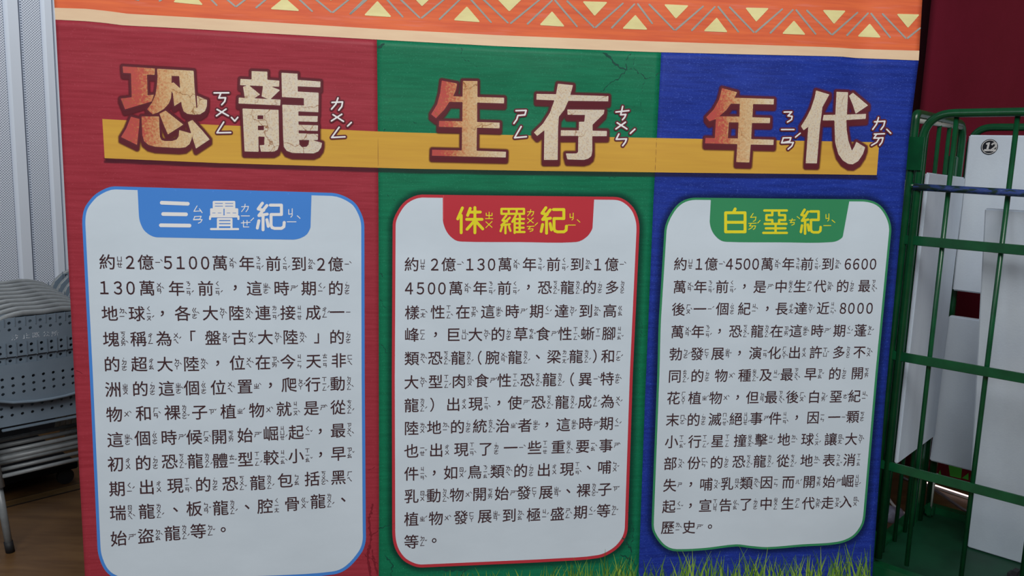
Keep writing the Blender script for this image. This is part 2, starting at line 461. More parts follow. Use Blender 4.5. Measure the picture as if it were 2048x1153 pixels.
def march(xs, ys, D):
    """filled region D<0 of a grid as verts + faces"""
    ny, nx = D.shape; ins = D < 0
    verts = []; vid = {}; faces = []
    def corner(j, i):
        k = (j, i)
        if k not in vid: vid[k] = len(verts); verts.append((xs[i], ys[j]))
        return vid[k]
    def edge(j0, i0, j1, i1):
        k = (min((j0, i0), (j1, i1)), max((j0, i0), (j1, i1)))
        if k not in vid:
            a, b = D[j0, i0], D[j1, i1]; t = a / (a - b)
            vid[k] = len(verts); verts.append((xs[i0] + (xs[i1] - xs[i0]) * t, ys[j0] + (ys[j1] - ys[j0]) * t))
        return vid[k]
    cnt = ins[:-1, :-1].astype(int) + ins[1:, :-1] + ins[:-1, 1:] + ins[1:, 1:]
    for j, i in zip(*np.nonzero(cnt)):
        cs = [(j, i), (j + 1, i), (j + 1, i + 1), (j, i + 1)]
        f = []
        for q in range(4):
            a = cs[q]; b = cs[(q + 1) % 4]
            if ins[a]: f.append(corner(*a))
            if ins[a] != ins[b]: f.append(edge(a[0], a[1], b[0], b[1]))
        if len(f) >= 3: faces.append(tuple(f))
    return verts, faces
def sdf_print(name, shapes, strokes, r, cell, lift, mat, parent, attrs=None, shadow=0, soft=0.0, clip=None):
    x0, x1, y0, y1 = bounds(shapes, strokes, r + soft + 2 * cell + max([w for _, w in strokes], default=0))
    y1 += shadow
    if clip: y0 = max(y0, clip[0]); y1 = min(y1, clip[1])
    xs = np.arange(x0, x1 + cell, cell); ys = np.arange(y0, y1 + cell, cell)
    X, Y = np.meshgrid(xs, ys)
    D = sdf(X, Y, shapes, strokes)
    if shadow:
        for dy in np.arange(2, shadow + 0.1, 2):
            D = np.minimum(D, sdf(X, Y - dy, shapes, strokes))
    D = D - r
    v, f = march(xs, ys, D - soft)
    if not f: return None
    va = np.array(v); at = {}
    if soft > 0:
        from_x = np.clip((va[:, 0] - xs[0]) / cell, 0, len(xs) - 1.001); from_y = np.clip((va[:, 1] - ys[0]) / cell, 0, len(ys) - 1.001)
        i = from_x.astype(int); j = from_y.astype(int); fx = from_x - i; fy = from_y - j
        dd = D[j, i] * (1 - fx) * (1 - fy) + D[j, i + 1] * fx * (1 - fy) + D[j + 1, i] * (1 - fx) * fy + D[j + 1, i + 1] * fx * fy
        q = np.clip(1 - dd / soft, 0, 1); at['fade'] = q * q * (3 - 2 * q)
    if attrs: at.update({k: fn(va) for k, fn in attrs.items()})
    return print_mesh(name, va, f, lift, mat, parent, at or None)

def fade_mat(name, col, strength):
    m, t, b = nt(name); N = t.nodes; L = t.links
    b.inputs['Base Color'].default_value = col; set_rough(b, 0.5, 0.22)
    a = N.new('ShaderNodeAttribute'); a.attribute_name = 'fade'
    mu = N.new('ShaderNodeMath'); mu.operation = 'MULTIPLY'; mu.inputs[1].default_value = strength
    L.new(a.outputs['Fac'], mu.inputs[0]); L.new(mu.outputs[0], b.inputs['Alpha'])
    return m
halo_m = fade_mat('print_title_glow', T(84, 30, 38), 0.95)
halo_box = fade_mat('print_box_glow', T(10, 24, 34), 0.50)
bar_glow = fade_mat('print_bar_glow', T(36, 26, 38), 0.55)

# ---- yellow bar
YT = [(204.6, 238.2), (440, 250.5), (640, 258), (760, 263.3), (820, 265.3), (1070, 271.5), (1380, 277.5), (1613, 282), (1758.6, 284.8)]
YB = [(209.3, 316.6), (440, 326.5), (760, 336), (820, 337.7), (1070, 342), (1380, 345.8), (1620, 348.5), (1753.5, 350.4)]
bar_l = [(204.6, 238.2), (209.3, 316.6)]; bar_r = [(1758.6, 284.8), (1753.5, 350.4)]
yb = grid_region('title_bar', bar_l, bar_r, YT, YB, 150, 8, 0.0006, yellow_m, banner); yb['label'] = 'long yellow bar behind the title'
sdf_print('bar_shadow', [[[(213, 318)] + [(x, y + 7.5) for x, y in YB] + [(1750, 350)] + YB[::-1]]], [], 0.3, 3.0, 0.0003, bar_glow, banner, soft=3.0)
# seams across the bar
for sm_ in (SRG, SGB):
    yy = np.arange(230, 352, 6.0)
    xx = extrap(sm_, yy, 1, 0)
    y0 = pline(YT, xx[0]); y1 = pline(YB, xx[0])
    pts = [(float(x), float(y)) for x, y in zip(xx, yy) if y0 < y < y1]
    sdf_print('seam', [], [(pts, 0.35)], 0, 0.8, 0.0008, maroonp_m, yb)

# ---- title characters
def zc(pts, ox, oy, s): return [(ox + x / s, oy + y / s) for x, y in pts]
TITLE = []
TITLE.append(('恐', (180, 100, 4.27), [
    [[(278,140),(555,158),(552,213),(487,211),(492,388),(546,382),(527,440),(300,508),(262,415),(356,404),(350,200),(284,196)]],
    [[(572,160),(885,178),(893,330),(908,497),(917,495),(912,390),(1000,428),(998,480),(982,523),(940,550),(880,553),(830,545),(800,525),(785,480),(779,442),(720,480),(708,372),(697,350),(692,410),(672,460),(630,505),(580,535),(535,550),(488,508),(530,450),(560,380),(572,300),(577,230)],
     [(697,222),(762,224),(770,328),(712,276),(697,285)]],
    [[(350,570),(423,590),(420,650),(402,812),(265,745),(310,670)]],
    [[(440,568),(590,568),(592,650),(597,740),(610,770),(640,778),(700,778),(740,765),(757,740),(762,685),(870,715),(868,760),(850,805),(815,832),(760,838),(560,828),(500,812),(462,780),(447,730)]],
    [[(593,545),(645,518),(797,638),(665,722),(630,640)]],
    [[(835,617),(875,598),(960,690),(1022,765),(905,843),(885,780)]]], 0.0, 0.80))
TITLE.append(('龍', (440, 110, 4.272), [
    [[(270,138),(405,143),(405,212),(507,220),(505,272),(172,258),(175,204),(270,210)]],
    [[(197,272),(245,258),(343,338),(290,372),(212,372)]],
    [[(368,262),(430,268),(513,300),(435,375),(400,372),(355,355)]],
    [[(160,364),(517,382),(514,432),(158,415)]],
    [[(192,458),(500,470),(505,770),(492,810),(460,827),(350,827),(338,772),(378,770),(380,700),(328,697),(330,828),(210,825)],
     [(320,517),(370,517),(370,550),(320,550)], [(324,605),(375,605),(375,643),(324,643)]],
    [[(525,152),(662,160),(663,213),(858,227),(858,277),(663,268),(665,313),(843,323),(840,490),(670,482),(670,520),(835,523),(833,573),(670,568),(672,597),(838,602),(836,650),(672,645),(672,670),(838,676),(836,727),(790,728),(872,752),(865,790),(840,825),(800,842),(620,838),(570,820),(545,785),(540,700),(532,425),(717,432),(717,370),(530,360)],
     [(675,727),(762,727),(757,765),(740,785),(700,788),(680,768)]]], 0.86, 1.0))
TITLE.append(('生', (820, 130, 4.804), [
    [[(305,150),(452,178),(442,240),(415,300),(505,305),(507,153),(648,155),(648,308),(905,315),(903,370),(645,362),(645,548),(862,555),(860,610),(643,603),(640,825),(923,835),(920,890),(210,873),(213,815),(498,822),(500,600),(277,595),(280,538),(503,542),(505,357),(378,355),(330,430),(250,512),(203,475),(260,380),(290,270)]]], 0.0, 0.86))
TITLE.append(('存', (1020, 140, 5.014), [
    [[(480,138),(632,153),(605,250),(988,262),(985,315),(585,310),(545,400),(490,470),(482,575),(478,903),(340,903),(345,605),(272,663),(240,628),(330,540),(400,430),(445,305),(265,298),(267,240),(462,243)]],
    [[(575,397),(948,400),(940,440),(828,550),(828,610),(972,612),(970,665),(825,665),(825,820),(815,865),(785,890),(740,903),(575,898),(560,838),(665,838),(682,825),(685,662),(508,662),(510,605),(690,607),(692,520),(745,520),(752,452),(577,450)]]], 0.86, 1.0))
TITLE.append(('年', (1380, 150, 5.49), [
    [[(352,145),(517,190),(490,250),(922,265),(918,325),(693,320),(685,465),(880,472),(877,530),(680,528),(672,705),(920,712),(916,770),(667,765),(652,962),(507,958),(520,760),(165,752),(170,692),(272,695),(285,485),(212,510),(178,465),(260,380),(320,270)],
     [(450,315),(547,318),(542,458),(320,455),(400,385)], [(427,520),(533,522),(525,698),(415,695)]]], 0.0, 0.84))
TITLE.append(('代', (1560, 150, 5.489), [
    [[(395,170),(542,215),(465,355),(455,450),(440,550),(405,972),(282,970),(310,570),(260,608),(230,565),(290,470),(340,370),(380,250)]],
    [[(620,185),(747,190),(735,435),(945,428),(940,483),(728,495),(732,600),(750,720),(790,833),(820,780),(838,735),(935,795),(910,870),(860,945),(800,982),(750,978),(690,940),(640,870),(605,740),(597,500),(468,500),(478,440),(608,437)]],
    [[(800,195),(967,335),(830,427),(800,330),(757,230)]]], 0.90, 1.0))

def stone_mat():
    m, t, b = nt('print_stone'); N = t.nodes; L = t.links
    tc = N.new('ShaderNodeTexCoord')
    a = N.new('ShaderNodeAttribute'); a.attribute_name = 'grad'
    def noise(sc, dt=5):
        n = N.new('ShaderNodeTexNoise'); n.inputs['Scale'].default_value = sc; n.inputs['Detail'].default_value = dt
        n.inputs['Roughness'].default_value = 0.65
        L.new(tc.outputs['Object'], n.inputs['Vector']); return n.outputs[0]
    n1 = noise(160, 4)
    sc = N.new('ShaderNodeMath'); sc.operation = 'MULTIPLY_ADD'; L.new(n1, sc.inputs[0]); sc.inputs[1].default_value = 0.7; sc.inputs[2].default_value = -0.36
    ad = N.new('ShaderNodeMath'); ad.operation = 'ADD'; L.new(a.outputs['Fac'], ad.inputs[0]); L.new(sc.outputs[0], ad.inputs[1])
    cr = N.new('ShaderNodeValToRGB'); L.new(ad.outputs[0], cr.inputs[0])
    e = cr.color_ramp.elements
    e[0].position = 0.0; e[0].color = T(162, 68, 68)
    e[1].position = 1.0; e[1].color = T(186, 178, 164)
    for p, c in ((0.16, T(166, 72, 64)), (0.26, T(172, 110, 76)), (0.40, T(182, 146, 104)), (0.62, T(186, 164, 128)), (0.8, T(190, 176, 150))):
        q = e.new(p); q.color = c
    v = noise(230, 6)
    r = N.new('ShaderNodeMapRange'); r.inputs[1].default_value = 0.50; r.inputs[2].default_value = 0.68; L.new(v, r.inputs[0])
    mx = N.new('ShaderNodeMix'); mx.data_type = 'RGBA'; L.new(cr.outputs[0], mx.inputs[6]); mx.inputs[7].default_value = T(142, 92, 56)
    mulr = N.new('ShaderNodeMath'); mulr.operation = 'MULTIPLY'; L.new(r.outputs[0], mulr.inputs[0]); mulr.inputs[1].default_value = 0.5
    L.new(mulr.outputs[0], mx.inputs[0])
    # veins
    vo = N.new('ShaderNodeTexVoronoi'); vo.feature = 'DISTANCE_TO_EDGE'; vo.inputs['Scale'].default_value = 11
    mn = N.new('ShaderNodeTexNoise'); mn.inputs['Scale'].default_value = 30; mn.inputs['Detail'].default_value = 4
    L.new(tc.outputs['Object'], mn.inputs['Vector'])
    vm = N.new('ShaderNodeVectorMath'); vm.operation = 'MULTIPLY_ADD'; L.new(mn.outputs['Color'], vm.inputs[0]); vm.inputs[1].default_value = (0.06, 0.06, 0.06); L.new(tc.outputs['Object'], vm.inputs[2])
    L.new(vm.outputs[0], vo.inputs['Vector'])
    rr = N.new('ShaderNodeMapRange'); rr.inputs[1].default_value = 0.0; rr.inputs[2].default_value = 0.022; rr.inputs[3].default_value = 1; rr.inputs[4].default_value = 0
    L.new(vo.outputs['Distance'], rr.inputs[0])
    br = noise(7, 2); r4 = N.new('ShaderNodeMapRange'); r4.inputs[1].default_value = 0.5; r4.inputs[2].default_value = 0.6; L.new(br, r4.inputs[0])
    mm = N.new('ShaderNodeMath'); mm.operation = 'MULTIPLY'; L.new(rr.outputs[0], mm.inputs[0]); L.new(r4.outputs[0], mm.inputs[1])
    m2 = N.new('ShaderNodeMix'); m2.data_type = 'RGBA'; L.new(mm.outputs[0], m2.inputs[0]); L.new(mx.outputs[2], m2.inputs[6]); m2.inputs[7].default_value = T(128, 82, 44)
    L.new(m2.outputs[2], b.inputs['Base Color']); set_rough(b, 0.5, 0.22)
    return m
stone_m = stone_mat()
for ch, (ox, oy, s), shp, g0, g1 in TITLE:
    shapes = [[zc(l, ox, oy, s) for l in sh] for sh in shp]
    x0, x1, _, _ = bounds(shapes, [], 0)
    gf = lambda v, x0=x0, x1=x1, g0=g0, g1=g1: g0 + (g1 - g0) * np.clip((v[:, 0] - x0) / (x1 - x0), 0, 1)
    tcx = sdf_print('title_character', shapes, [], 0.0, 1.1, 0.0018, stone_m, banner, attrs={'grad': gf})
    tcx['label'] = 'mottled stone-coloured title character ' + ch
    sdf_print('outline', shapes, [], 3.4, 1.5, 0.0014, maroonp_m, tcx)
    sdf_print('drop_shadow', shapes, [], 3.0, 2.0, 0.0011, halo_m, tcx, shadow=8, soft=4.5)

# title phonetics: strokes traced from the print
PH = [((180, 100, 4.27), 2.0, [[(1060,367),(1185,366)],[(1118,368),(1100,410),(1158,408),(1150,440),(1125,468)],[(1085,508),(1182,563)],[(1162,505),(1080,563)],[(1142,616),(1084,708),(1202,706)],[(1208,577),(1236,608),(1262,576)]]),
      ((440, 110, 4.272), 2.0, [[(957,406),(1047,402),(1040,440),(1015,472)],[(1008,368),(990,420),(953,463)],[(965,510),(1055,568)],[(1040,507),(952,564)],[(1018,618),(954,706),(1068,700)],[(1122,577),(1090,608)]]),
      ((820, 130, 4.804), 2.0, [[(1018,440),(1116,437),(1104,480),(1037,486),(1025,525),(998,562)],[(1068,592),(1005,700),(1118,690)]]),
      ((1020, 140, 5.014), 2.0, [[(1063,422),(1192,408)],[(1130,366),(1110,450),(1162,446),(1150,475),(1128,500)],[(1075,530),(1172,592)],[(1158,524),(1062,592)],[(1092,643),(1065,696),(1168,692),(1158,722),(1130,760)],[(1252,594),(1207,636)]]),
      ((1380, 150, 5.49), 1.8, [[(1033,408),(1118,406),(1075,450),(1122,455),(1115,490),(1070,518)],[(1005,600),(1142,600)],[(1022,692),(1108,690),(1095,728),(1005,747),(1025,692)],[(1005,747),(1135,742),(1118,780),(1077,816)],[(1210,641),(1158,683)]]),
      ((1560, 150, 5.489), 1.8, [[(1038,515),(1152,508),(1138,560),(1108,600)],[(1082,468),(1060,540),(1018,598)],[(1035,650),(1147,646)],[(1062,650),(1030,695),(1132,690),(1118,740),(1093,772)],[(1092,692),(1062,740),(1005,774)],[(1172,598),(1216,641)]])]
for (ox, oy, s), w, st_ in PH:
    strokes = [(zc(p, ox, oy, s), w * 0.78) for p in st_]
    o = sdf_print('phonetic_mark', [], strokes, 0.0, 0.9, 0.0024, lilac_m, banner)
    sdf_print('outline', [], strokes, 2.8, 1.2, 0.0021, maroonp_m, o)

# ------------------------------------------------------------------ text boxes
def smooth_loop(pts, n=4):
    out = []; m = len(pts)
    P = [np.array(p, float) for p in pts]
    for i in range(m):
        p0, p1, p2, p3 = P[i - 1], P[i], P[(i + 1) % m], P[(i + 2) % m]
        d = np.linalg.norm(p2 - p1)
        if d > 120: out.append(tuple(p1)); continue
        # centripetal-like clamped tangents
        t1 = (p2 - p0); t2 = (p3 - p1)
        t1 = t1 / (np.linalg.norm(t1) + 1e-9) * d; t2 = t2 / (np.linalg.norm(t2) + 1e-9) * d
        for q in range(n):
            t = q / n
            h = (2*t**3-3*t**2+1)*p1 + (t**3-2*t**2+t)*t1 + (-2*t**3+3*t**2)*p2 + (t**3-t**2)*t2
            out.append(tuple(h))
    return out
BOX1 = [(229.8,373),(663.5,386),(705,402),(722.5,427),(728.7,453.7),(729.5,760),(730.7,920),(731.6,1060),(731,1085),(723,1106.5),(695,1138),(667,1150),(552,1158),(400,1163),(290,1166),(245,1162),(222,1153),(207.7,1138),(197.5,1113),(194.7,1092.5),(179.7,755),(164.6,450),(166.5,425),(174,408),(195,386)]
BOX2 = [(843.3,389.5),(1037.6,392),(1225,394),(1245.8,398),(1266.6,415.5),(1277,440),(1278.8,464),(1265.6,750),(1255.5,1057.5),(1247.5,1082),(1228,1103),(1197,1117),(1109,1124),(1004.6,1129),(844,1136),(826,1132.6),(805,1120),(789.7,1096),(784.5,1064.5),(783.6,760),(785.3,450),(793,426),(812,401.6)]
BOX3 = [(1390.6,395.7),(1560,397.5),(1723.6,399),(1748,403.5),(1765,415.5),(1779,440),(1782.5,464),(1755,750),(1731,1029.6),(1725,1054),(1706,1077),(1674.5,1089),(1604.6,1094),(1534.7,1099.5),(1500,1097),(1472,1094),(1412,1101),(1360,1103.7),(1339,1101),(1321.5,1089),(1305.7,1064.6),(1303.3,1043.6),(1314.5,750),(1317.7,637.5),(1328.8,460.6),(1342,426),(1362.8,403.4)]
TAB1 = [(275,377),(277.7,430),(281,447),(291,464),(313,475),(440,477.5),(587,479.7),(611.5,471),(621,455),(622.6,440),(623,389)]
TAB2 = [(885.6,391),(885.6,440),(893.6,464),(909,479.7),(923,483.5),(1040,484.5),(1152,484.5),(1173,474.5),(1185,457),(1187.5,440),(1188.5,395)]
TAB3 = [(1421.8,397),(1419.4,443),(1425,464),(1439,479.7),(1453,484),(1560,485),(1664.6,484.5),(1685.4,474.5),(1695,450),(1699.3,399)]
def smooth_open(pts):
    lp = smooth_loop(pts, 4)
    return lp
boxes = []
for BX, TB, fm, fr, nm in ((BOX1, TAB1, bluef_m, 6.2, 'blue'), (BOX2, TAB2, redf_m, 6.0, 'red'), (BOX3, TAB3, greenf_m, 4.4, 'green')):
    lp = smooth_loop(BX)
    if nm != 'blue':
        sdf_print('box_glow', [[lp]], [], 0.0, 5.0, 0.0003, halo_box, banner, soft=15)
    fo = sdf_print('text_box', [[lp]], [], 0.0, 3.2, 0.0005, fm, banner)
    fo['label'] = 'rounded text box with %s border and title tab' % nm
    wb = sdf_print('box_face', [[lp]], [], -fr, 3.2, 0.0009, white_m, fo)
    # thin pale keyline round the tab, then the tab
    tb = [TB[0]] + smooth_loop(TB)[4:-4] + [TB[-1]]
    tb = TB[:2] + smooth_loop(TB, 4)[4:-8] + TB[-1:]
    sdf_print('title_tab', [[tb]], [], 0.0, 2.6, 0.0013, fm, fo)
    boxes.append(fo)

# tab titles in round strokes
def mv(strokes, dx, dy, sx=1, sy=1, cx=0, cy=0):
    return [[(cx + (x - cx) * sx + dx, cy + (y - cy) * sy + dy) for x, y in p] for p in strokes]
JI = [[(1080,135),(1056,168),(1088,176)],[(1106,148),(1060,206),(1108,198)],[(1084,204),(1084,288)],[(1060,236),(1051,278)],[(1106,230),(1114,268)],
      [(1126,146),(1190,146),(1190,200),(1130,200),(1130,262),(1136,275),(1150,280),(1190,280),(1204,270),(1206,246)]]
SAN = [[(500,132),(650,138)],[(508,197),(640,199)],[(495,262),(660,264)]]
DIE = [[(800,128),(918,128),(918,160),(800,160),(800,128)],[(859,128),(859,160)],[(800,144),(918,144)],
       [(785,170),(850,170),(850,199),(785,199),(785,170)],[(817,170),(817,199)],[(785,184),(850,184)],
       [(868,170),(935,170),(935,199),(868,199),(868,170)],[(901,170),(901,199)],[(868,184),(935,184)],
       [(778,226),(780,211),(942,211),(942,226)],[(824,282),(824,226),(902,226),(902,282)],[(824,244),(902,244)],[(824,262),(902,262)],[(784,284),(940,284)]]
ZHU = [[(475,162),(448,225)],[(468,205),(468,305)],[(520,165),(505,205)],[(515,186),(578,186)],[(500,228),(588,228)],[(547,160),(547,305)],[(543,238),(502,285)],[(551,238),(592,283)]]
LUO = [[(700,168),(830,168),(830,196),(700,196),(700,168)],[(742,168),(742,196)],[(788,168),(788,196)],
       [(728,206),(706,234),(732,240)],[(748,218),(700,262),(748,256)],[(723,262),(723,308)],[(703,272),(695,296)],[(744,270),(752,294)],
       [(783,205),(762,242)],[(776,226),(776,306)],[(805,206),(808,222)],[(780,226),(830,226)],[(780,251),(828,251)],[(780,276),(828,276)],[(780,301),(833,301)],[(805,226),(805,300)]]
BAI = [[(520,168),(510,188)],[(465,190),(577,190),(577,300),(465,300),(465,190)],[(465,245),(577,245)]]
E_ = [[(688,177),(818,177)],[(734,177),(734,204),(700,204),(700,232),(734,232),(734,252)],[(773,177),(773,204),(808,204),(808,232),(773,232),(773,252)],[(690,254),(816,254)],[(753,254),(753,304)],[(697,280),(810,280)],[(682,306),(818,306)]]
# phonetic strokes drawn in a unit cell
BP = {'ㄙ': [[(.45,0),(.1,.75),(.9,.7)],[(.7,.4),(1,.95)]], 'ㄢ': [[(.15,.1),(.85,.05),(.7,.45),(.05,.5),(.2,.1)],[(.05,.55),(.95,.5),(.8,.85),(.55,1)]],
      'ㄉ': [[(0,.35),(.95,.3),(.85,.7),(.6,1)],[(.5,0),(.4,.5),(0,1)]], 'ㄧ': [[(0,.5),(1,.5)]], 'ㄝ': [[(0,.4),(1,.3)],[(.25,.1),(.25,.95),(.85,.95)],[(.65,.05),(.65,.65)]],
      'ㄐ': [[(.1,.1),(.1,.65),(.6,.6)],[(.6,0),(.6,.8),(.4,1)]], 'ㄓ': [[(.1,.15),(.1,.5),(.9,.5)],[(.5,0),(.5,.95)],[(.9,.15),(.9,.5)],[(0,.95),(1,.95)]],
      'ㄨ': [[(.05,.05),(.95,.95)],[(.95,0),(.05,1)]], 'ㄌ': [[(0,.35),(.95,.3),(.85,.75),(.6,1)],[(.5,0),(.4,.5),(0,1)]], 'ㄛ': [[(0,.15),(1,.1)],[(.5,.15),(.15,.6),(.85,.55),(.8,.85),(.4,1)]],
      'ㄅ': [[(.5,0),(.1,.5),(.9,.45),(.8,.85),(.5,1)]], 'ㄞ': [[(0,.1),(1,.05)],[(.35,.1),(.1,.5),(.9,.45),(.8,.85),(.6,1)],[(.55,.5),(.4,.75),(0,1)]],
      'ㄜ': [[(0,.25),(1,.2)],[(.5,0),(.45,.25),(.15,.6),(.85,.55),(.8,.85),(.4,1)]]}
def bp(items):
    out = []
    for ch, x0, y0, x1, y1 in items:
        for p in BP[ch]: out.append([(x0 + (x1 - x0) * a, y0 + (y1 - y0) * b) for a, b in p])
    return out
tabs = [(boxes[0], tabwhite_m, tabwhite_m, (150, 360, 2.882), [(SAN, 3.7), (DIE, 2.1), (JI, 3.0)],
         bp([('ㄙ',680,150,733,192),('ㄢ',680,208,736,250),('ㄉ',960,140,1002,184),('ㄧ',958,200,1006,216),('ㄝ',958,232,1010,274),('ㄐ',1228,166,1268,216),('ㄧ',1223,232,1274,252)]) + [[(1030,220),(1013,236)],[(1281,207),(1297,222)]]),
        (boxes[1], tabyel_m, tabyel_m, (760, 360, 2.882), [(ZHU, 2.9), (LUO, 2.2), (mv(JI, -122, 26, 0.94, 0.96, 1050, 130), 2.9)],
         bp([('ㄓ',608,186,650,226),('ㄨ',608,240,648,276),('ㄌ',850,172,888,208),('ㄨ',848,220,886,250),('ㄛ',848,264,888,298),('ㄐ',1092,192,1128,232),('ㄧ',1083,252,1126,270)]) + [[(908,248),(894,262)],[(1137,230),(1152,244)]]),
        (boxes[2], tabyel_m, tabyel_m, (1290, 360, 2.883), [(BAI, 2.9), (E_, 2.3), (mv(JI, -152, 38, 0.735, 0.90, 1050, 130), 2.5)],
         bp([('ㄅ',604,194,644,240),('ㄞ',598,248,642,286),('ㄜ',832,224,866,262),('ㄐ',1040,196,1074,238),('ㄧ',1030,256,1072,272)]) + [[(664,234),(650,249)],[(877,212),(892,224)],[(1078,232),(1095,246)]])]
for fo, mcol, pcol, (ox, oy, s), chars, phs in tabs:
    for st_, w in chars:
        sdf_print('tab_character', [], [(zc(p, ox, oy, s), w) for p in st_], 0.0, 0.85, 0.0017, mcol, fo)
    sdf_print('tab_phonetics', [], [(zc(p, ox, oy, s), 0.85) for p in phs], 0.0, 0.7, 0.0017, pcol, fo)

# ------------------------------------------------------------------ body text
GL = {}
def glyph(ch, off):
    k = (ch, off)
    if k not in GL:
        c = bpy.data.curves.new('t', 'FONT'); c.body = ch; c.size = 1.0; c.resolution_u = 3; c.offset = 0.0
        o = bpy.data.objects.new('t', c); COL.objects.link(o)
        m = bpy.data.meshes.new_from_object(o)
        v = np.array([p.co[:2] for p in m.vertices]); f = [tuple(p.vertices) for p in m.polygons]
        ec = {}
        for p in f:
            for a, b in zip(p, p[1:] + p[:1]): ec[(min(a, b), max(a, b))] = ec.get((min(a, b), max(a, b)), 0) + 1
        bv = v.tolist(); nf = list(f)
        for (a, b), cnt in ec.items():
            if cnt != 1 or off <= 0: continue
            pa, pb_ = v[a], v[b]; d = pb_ - pa; L = math.hypot(*d)
            if L < 1e-6: continue
            d = d / L; nn_ = np.array([-d[1], d[0]]) * off; e_ = d * off * 0.7; k0 = len(bv)
            bv += [tuple(pa - e_ + nn_), tuple(pa - e_ - nn_), tuple(pb_ + e_ - nn_), tuple(pb_ + e_ + nn_)]
            nf.append((k0, k0 + 1, k0 + 2, k0 + 3))
        bpy.data.objects.remove(o); bpy.data.curves.remove(c); bpy.data.meshes.remove(m)
        GL[k] = (np.array(bv), nf, (v[:, 0].min(), v[:, 0].max(), v[:, 1].min(), v[:, 1].max()))
    return GL[k]
RUBY = dict(p.split(':') for p in ('約:ㄩㄝ 億:ㄧˋ 萬:ㄨㄢˋ 年:ㄋㄧㄢˊ 前:ㄑㄧㄢˊ 到:ㄉㄠˋ 這:ㄓㄜˋ 時:ㄕˊ 期:ㄑㄧˊ 的:˙ㄉㄜ 地:ㄉㄧˋ 球:ㄑㄧㄡˊ 各:ㄍㄜˋ 大:ㄉㄚˋ 陸:ㄌㄨˋ 連:ㄌㄧㄢˊ 接:ㄐㄧㄝ 成:ㄔㄥˊ 一:ㄧ 塊:ㄎㄨㄞˋ 稱:ㄔㄥ 為:ㄨㄟˊ 盤:ㄆㄢˊ 古:ㄍㄨˇ 超:ㄔㄠ 位:ㄨㄟˋ 在:ㄗㄞˋ 今:ㄐㄧㄣ 天:ㄊㄧㄢ 非:ㄈㄟ 洲:ㄓㄡ 個:˙ㄍㄜ 置:ㄓˋ 爬:ㄆㄚˊ 行:ㄒㄧㄥˊ 動:ㄉㄨㄥˋ 物:ㄨˋ 和:ㄏㄢˋ 裸:ㄌㄨㄛˇ 子:ㄗˇ 植:ㄓˊ 就:ㄐㄧㄡˋ 是:ㄕˋ 從:ㄘㄨㄥˊ 候:ㄏㄡˋ 開:ㄎㄞ 始:ㄕˇ 崛:ㄐㄩㄝˊ 起:ㄑㄧˇ 最:ㄗㄨㄟˋ 初:ㄔㄨ 恐:ㄎㄨㄥˇ 龍:ㄌㄨㄥˊ 體:ㄊㄧˇ 型:ㄒㄧㄥˊ 較:ㄐㄧㄠˋ 小:ㄒㄧㄠˇ 早:ㄗㄠˇ 出:ㄔㄨ 現:ㄒㄧㄢˋ 包:ㄅㄠ 括:ㄎㄨㄛˋ 黑:ㄏㄟ 瑞:ㄖㄨㄟˋ 板:ㄅㄢˇ 腔:ㄑㄧㄤ 骨:ㄍㄨˇ 盜:ㄉㄠˋ 等:ㄉㄥˇ 多:ㄉㄨㄛ 樣:ㄧㄤˋ 性:ㄒㄧㄥˋ 達:ㄉㄚˊ 高:ㄍㄠ 峰:ㄈㄥ 巨:ㄐㄩˋ 草:ㄘㄠˇ 食:ㄕˊ 蜥:ㄒㄧ 腳:ㄐㄧㄠˇ 類:ㄌㄟˋ 腕:ㄨㄢˋ 梁:ㄌㄧㄤˊ 肉:ㄖㄡˋ 異:ㄧˋ 特:ㄊㄜˋ 使:ㄕˇ 統:ㄊㄨㄥˇ 治:ㄓˋ 者:ㄓㄜˇ 也:ㄧㄝˇ 了:˙ㄌㄜ 些:ㄒㄧㄝ 重:ㄓㄨㄥˋ 要:ㄧㄠˋ 事:ㄕˋ 件:ㄐㄧㄢˋ 如:ㄖㄨˊ 鳥:ㄋㄧㄠˇ 哺:ㄅㄨˇ 乳:ㄖㄨˇ 發:ㄈㄚ 展:ㄓㄢˇ 極:ㄐㄧˊ 盛:ㄕㄥˋ 中:ㄓㄨㄥ 生:ㄕㄥ 代:ㄉㄞˋ 後:ㄏㄡˋ 紀:ㄐㄧˋ 長:ㄔㄤˊ 近:ㄐㄧㄣˋ 蓬:ㄆㄥˊ 勃:ㄅㄛˊ 演:ㄧㄢˇ 化:ㄏㄨㄚˋ 許:ㄒㄩˇ 不:ㄅㄨˋ 同:ㄊㄨㄥˊ 種:ㄓㄨㄥˇ 及:ㄐㄧˊ 花:ㄏㄨㄚ 但:ㄉㄢˋ 白:ㄅㄞˊ 堊:ㄜˋ 末:ㄇㄛˋ 滅:ㄇㄧㄝˋ 絕:ㄐㄩㄝˊ 因:ㄧㄣ 顆:ㄎㄜ 星:ㄒㄧㄥ 撞:ㄓㄨㄤˋ 擊:ㄐㄧˊ 讓:ㄖㄤˋ 部:ㄅㄨˋ 份:ㄈㄣˋ 表:ㄅㄧㄠˇ 消:ㄒㄧㄠ 失:ㄕ 而:ㄦˊ 宣:ㄒㄩㄢ 告:ㄍㄠˋ 走:ㄗㄡˇ 入:ㄖㄨˋ 歷:ㄌㄧˋ 史:ㄕˇ').split())
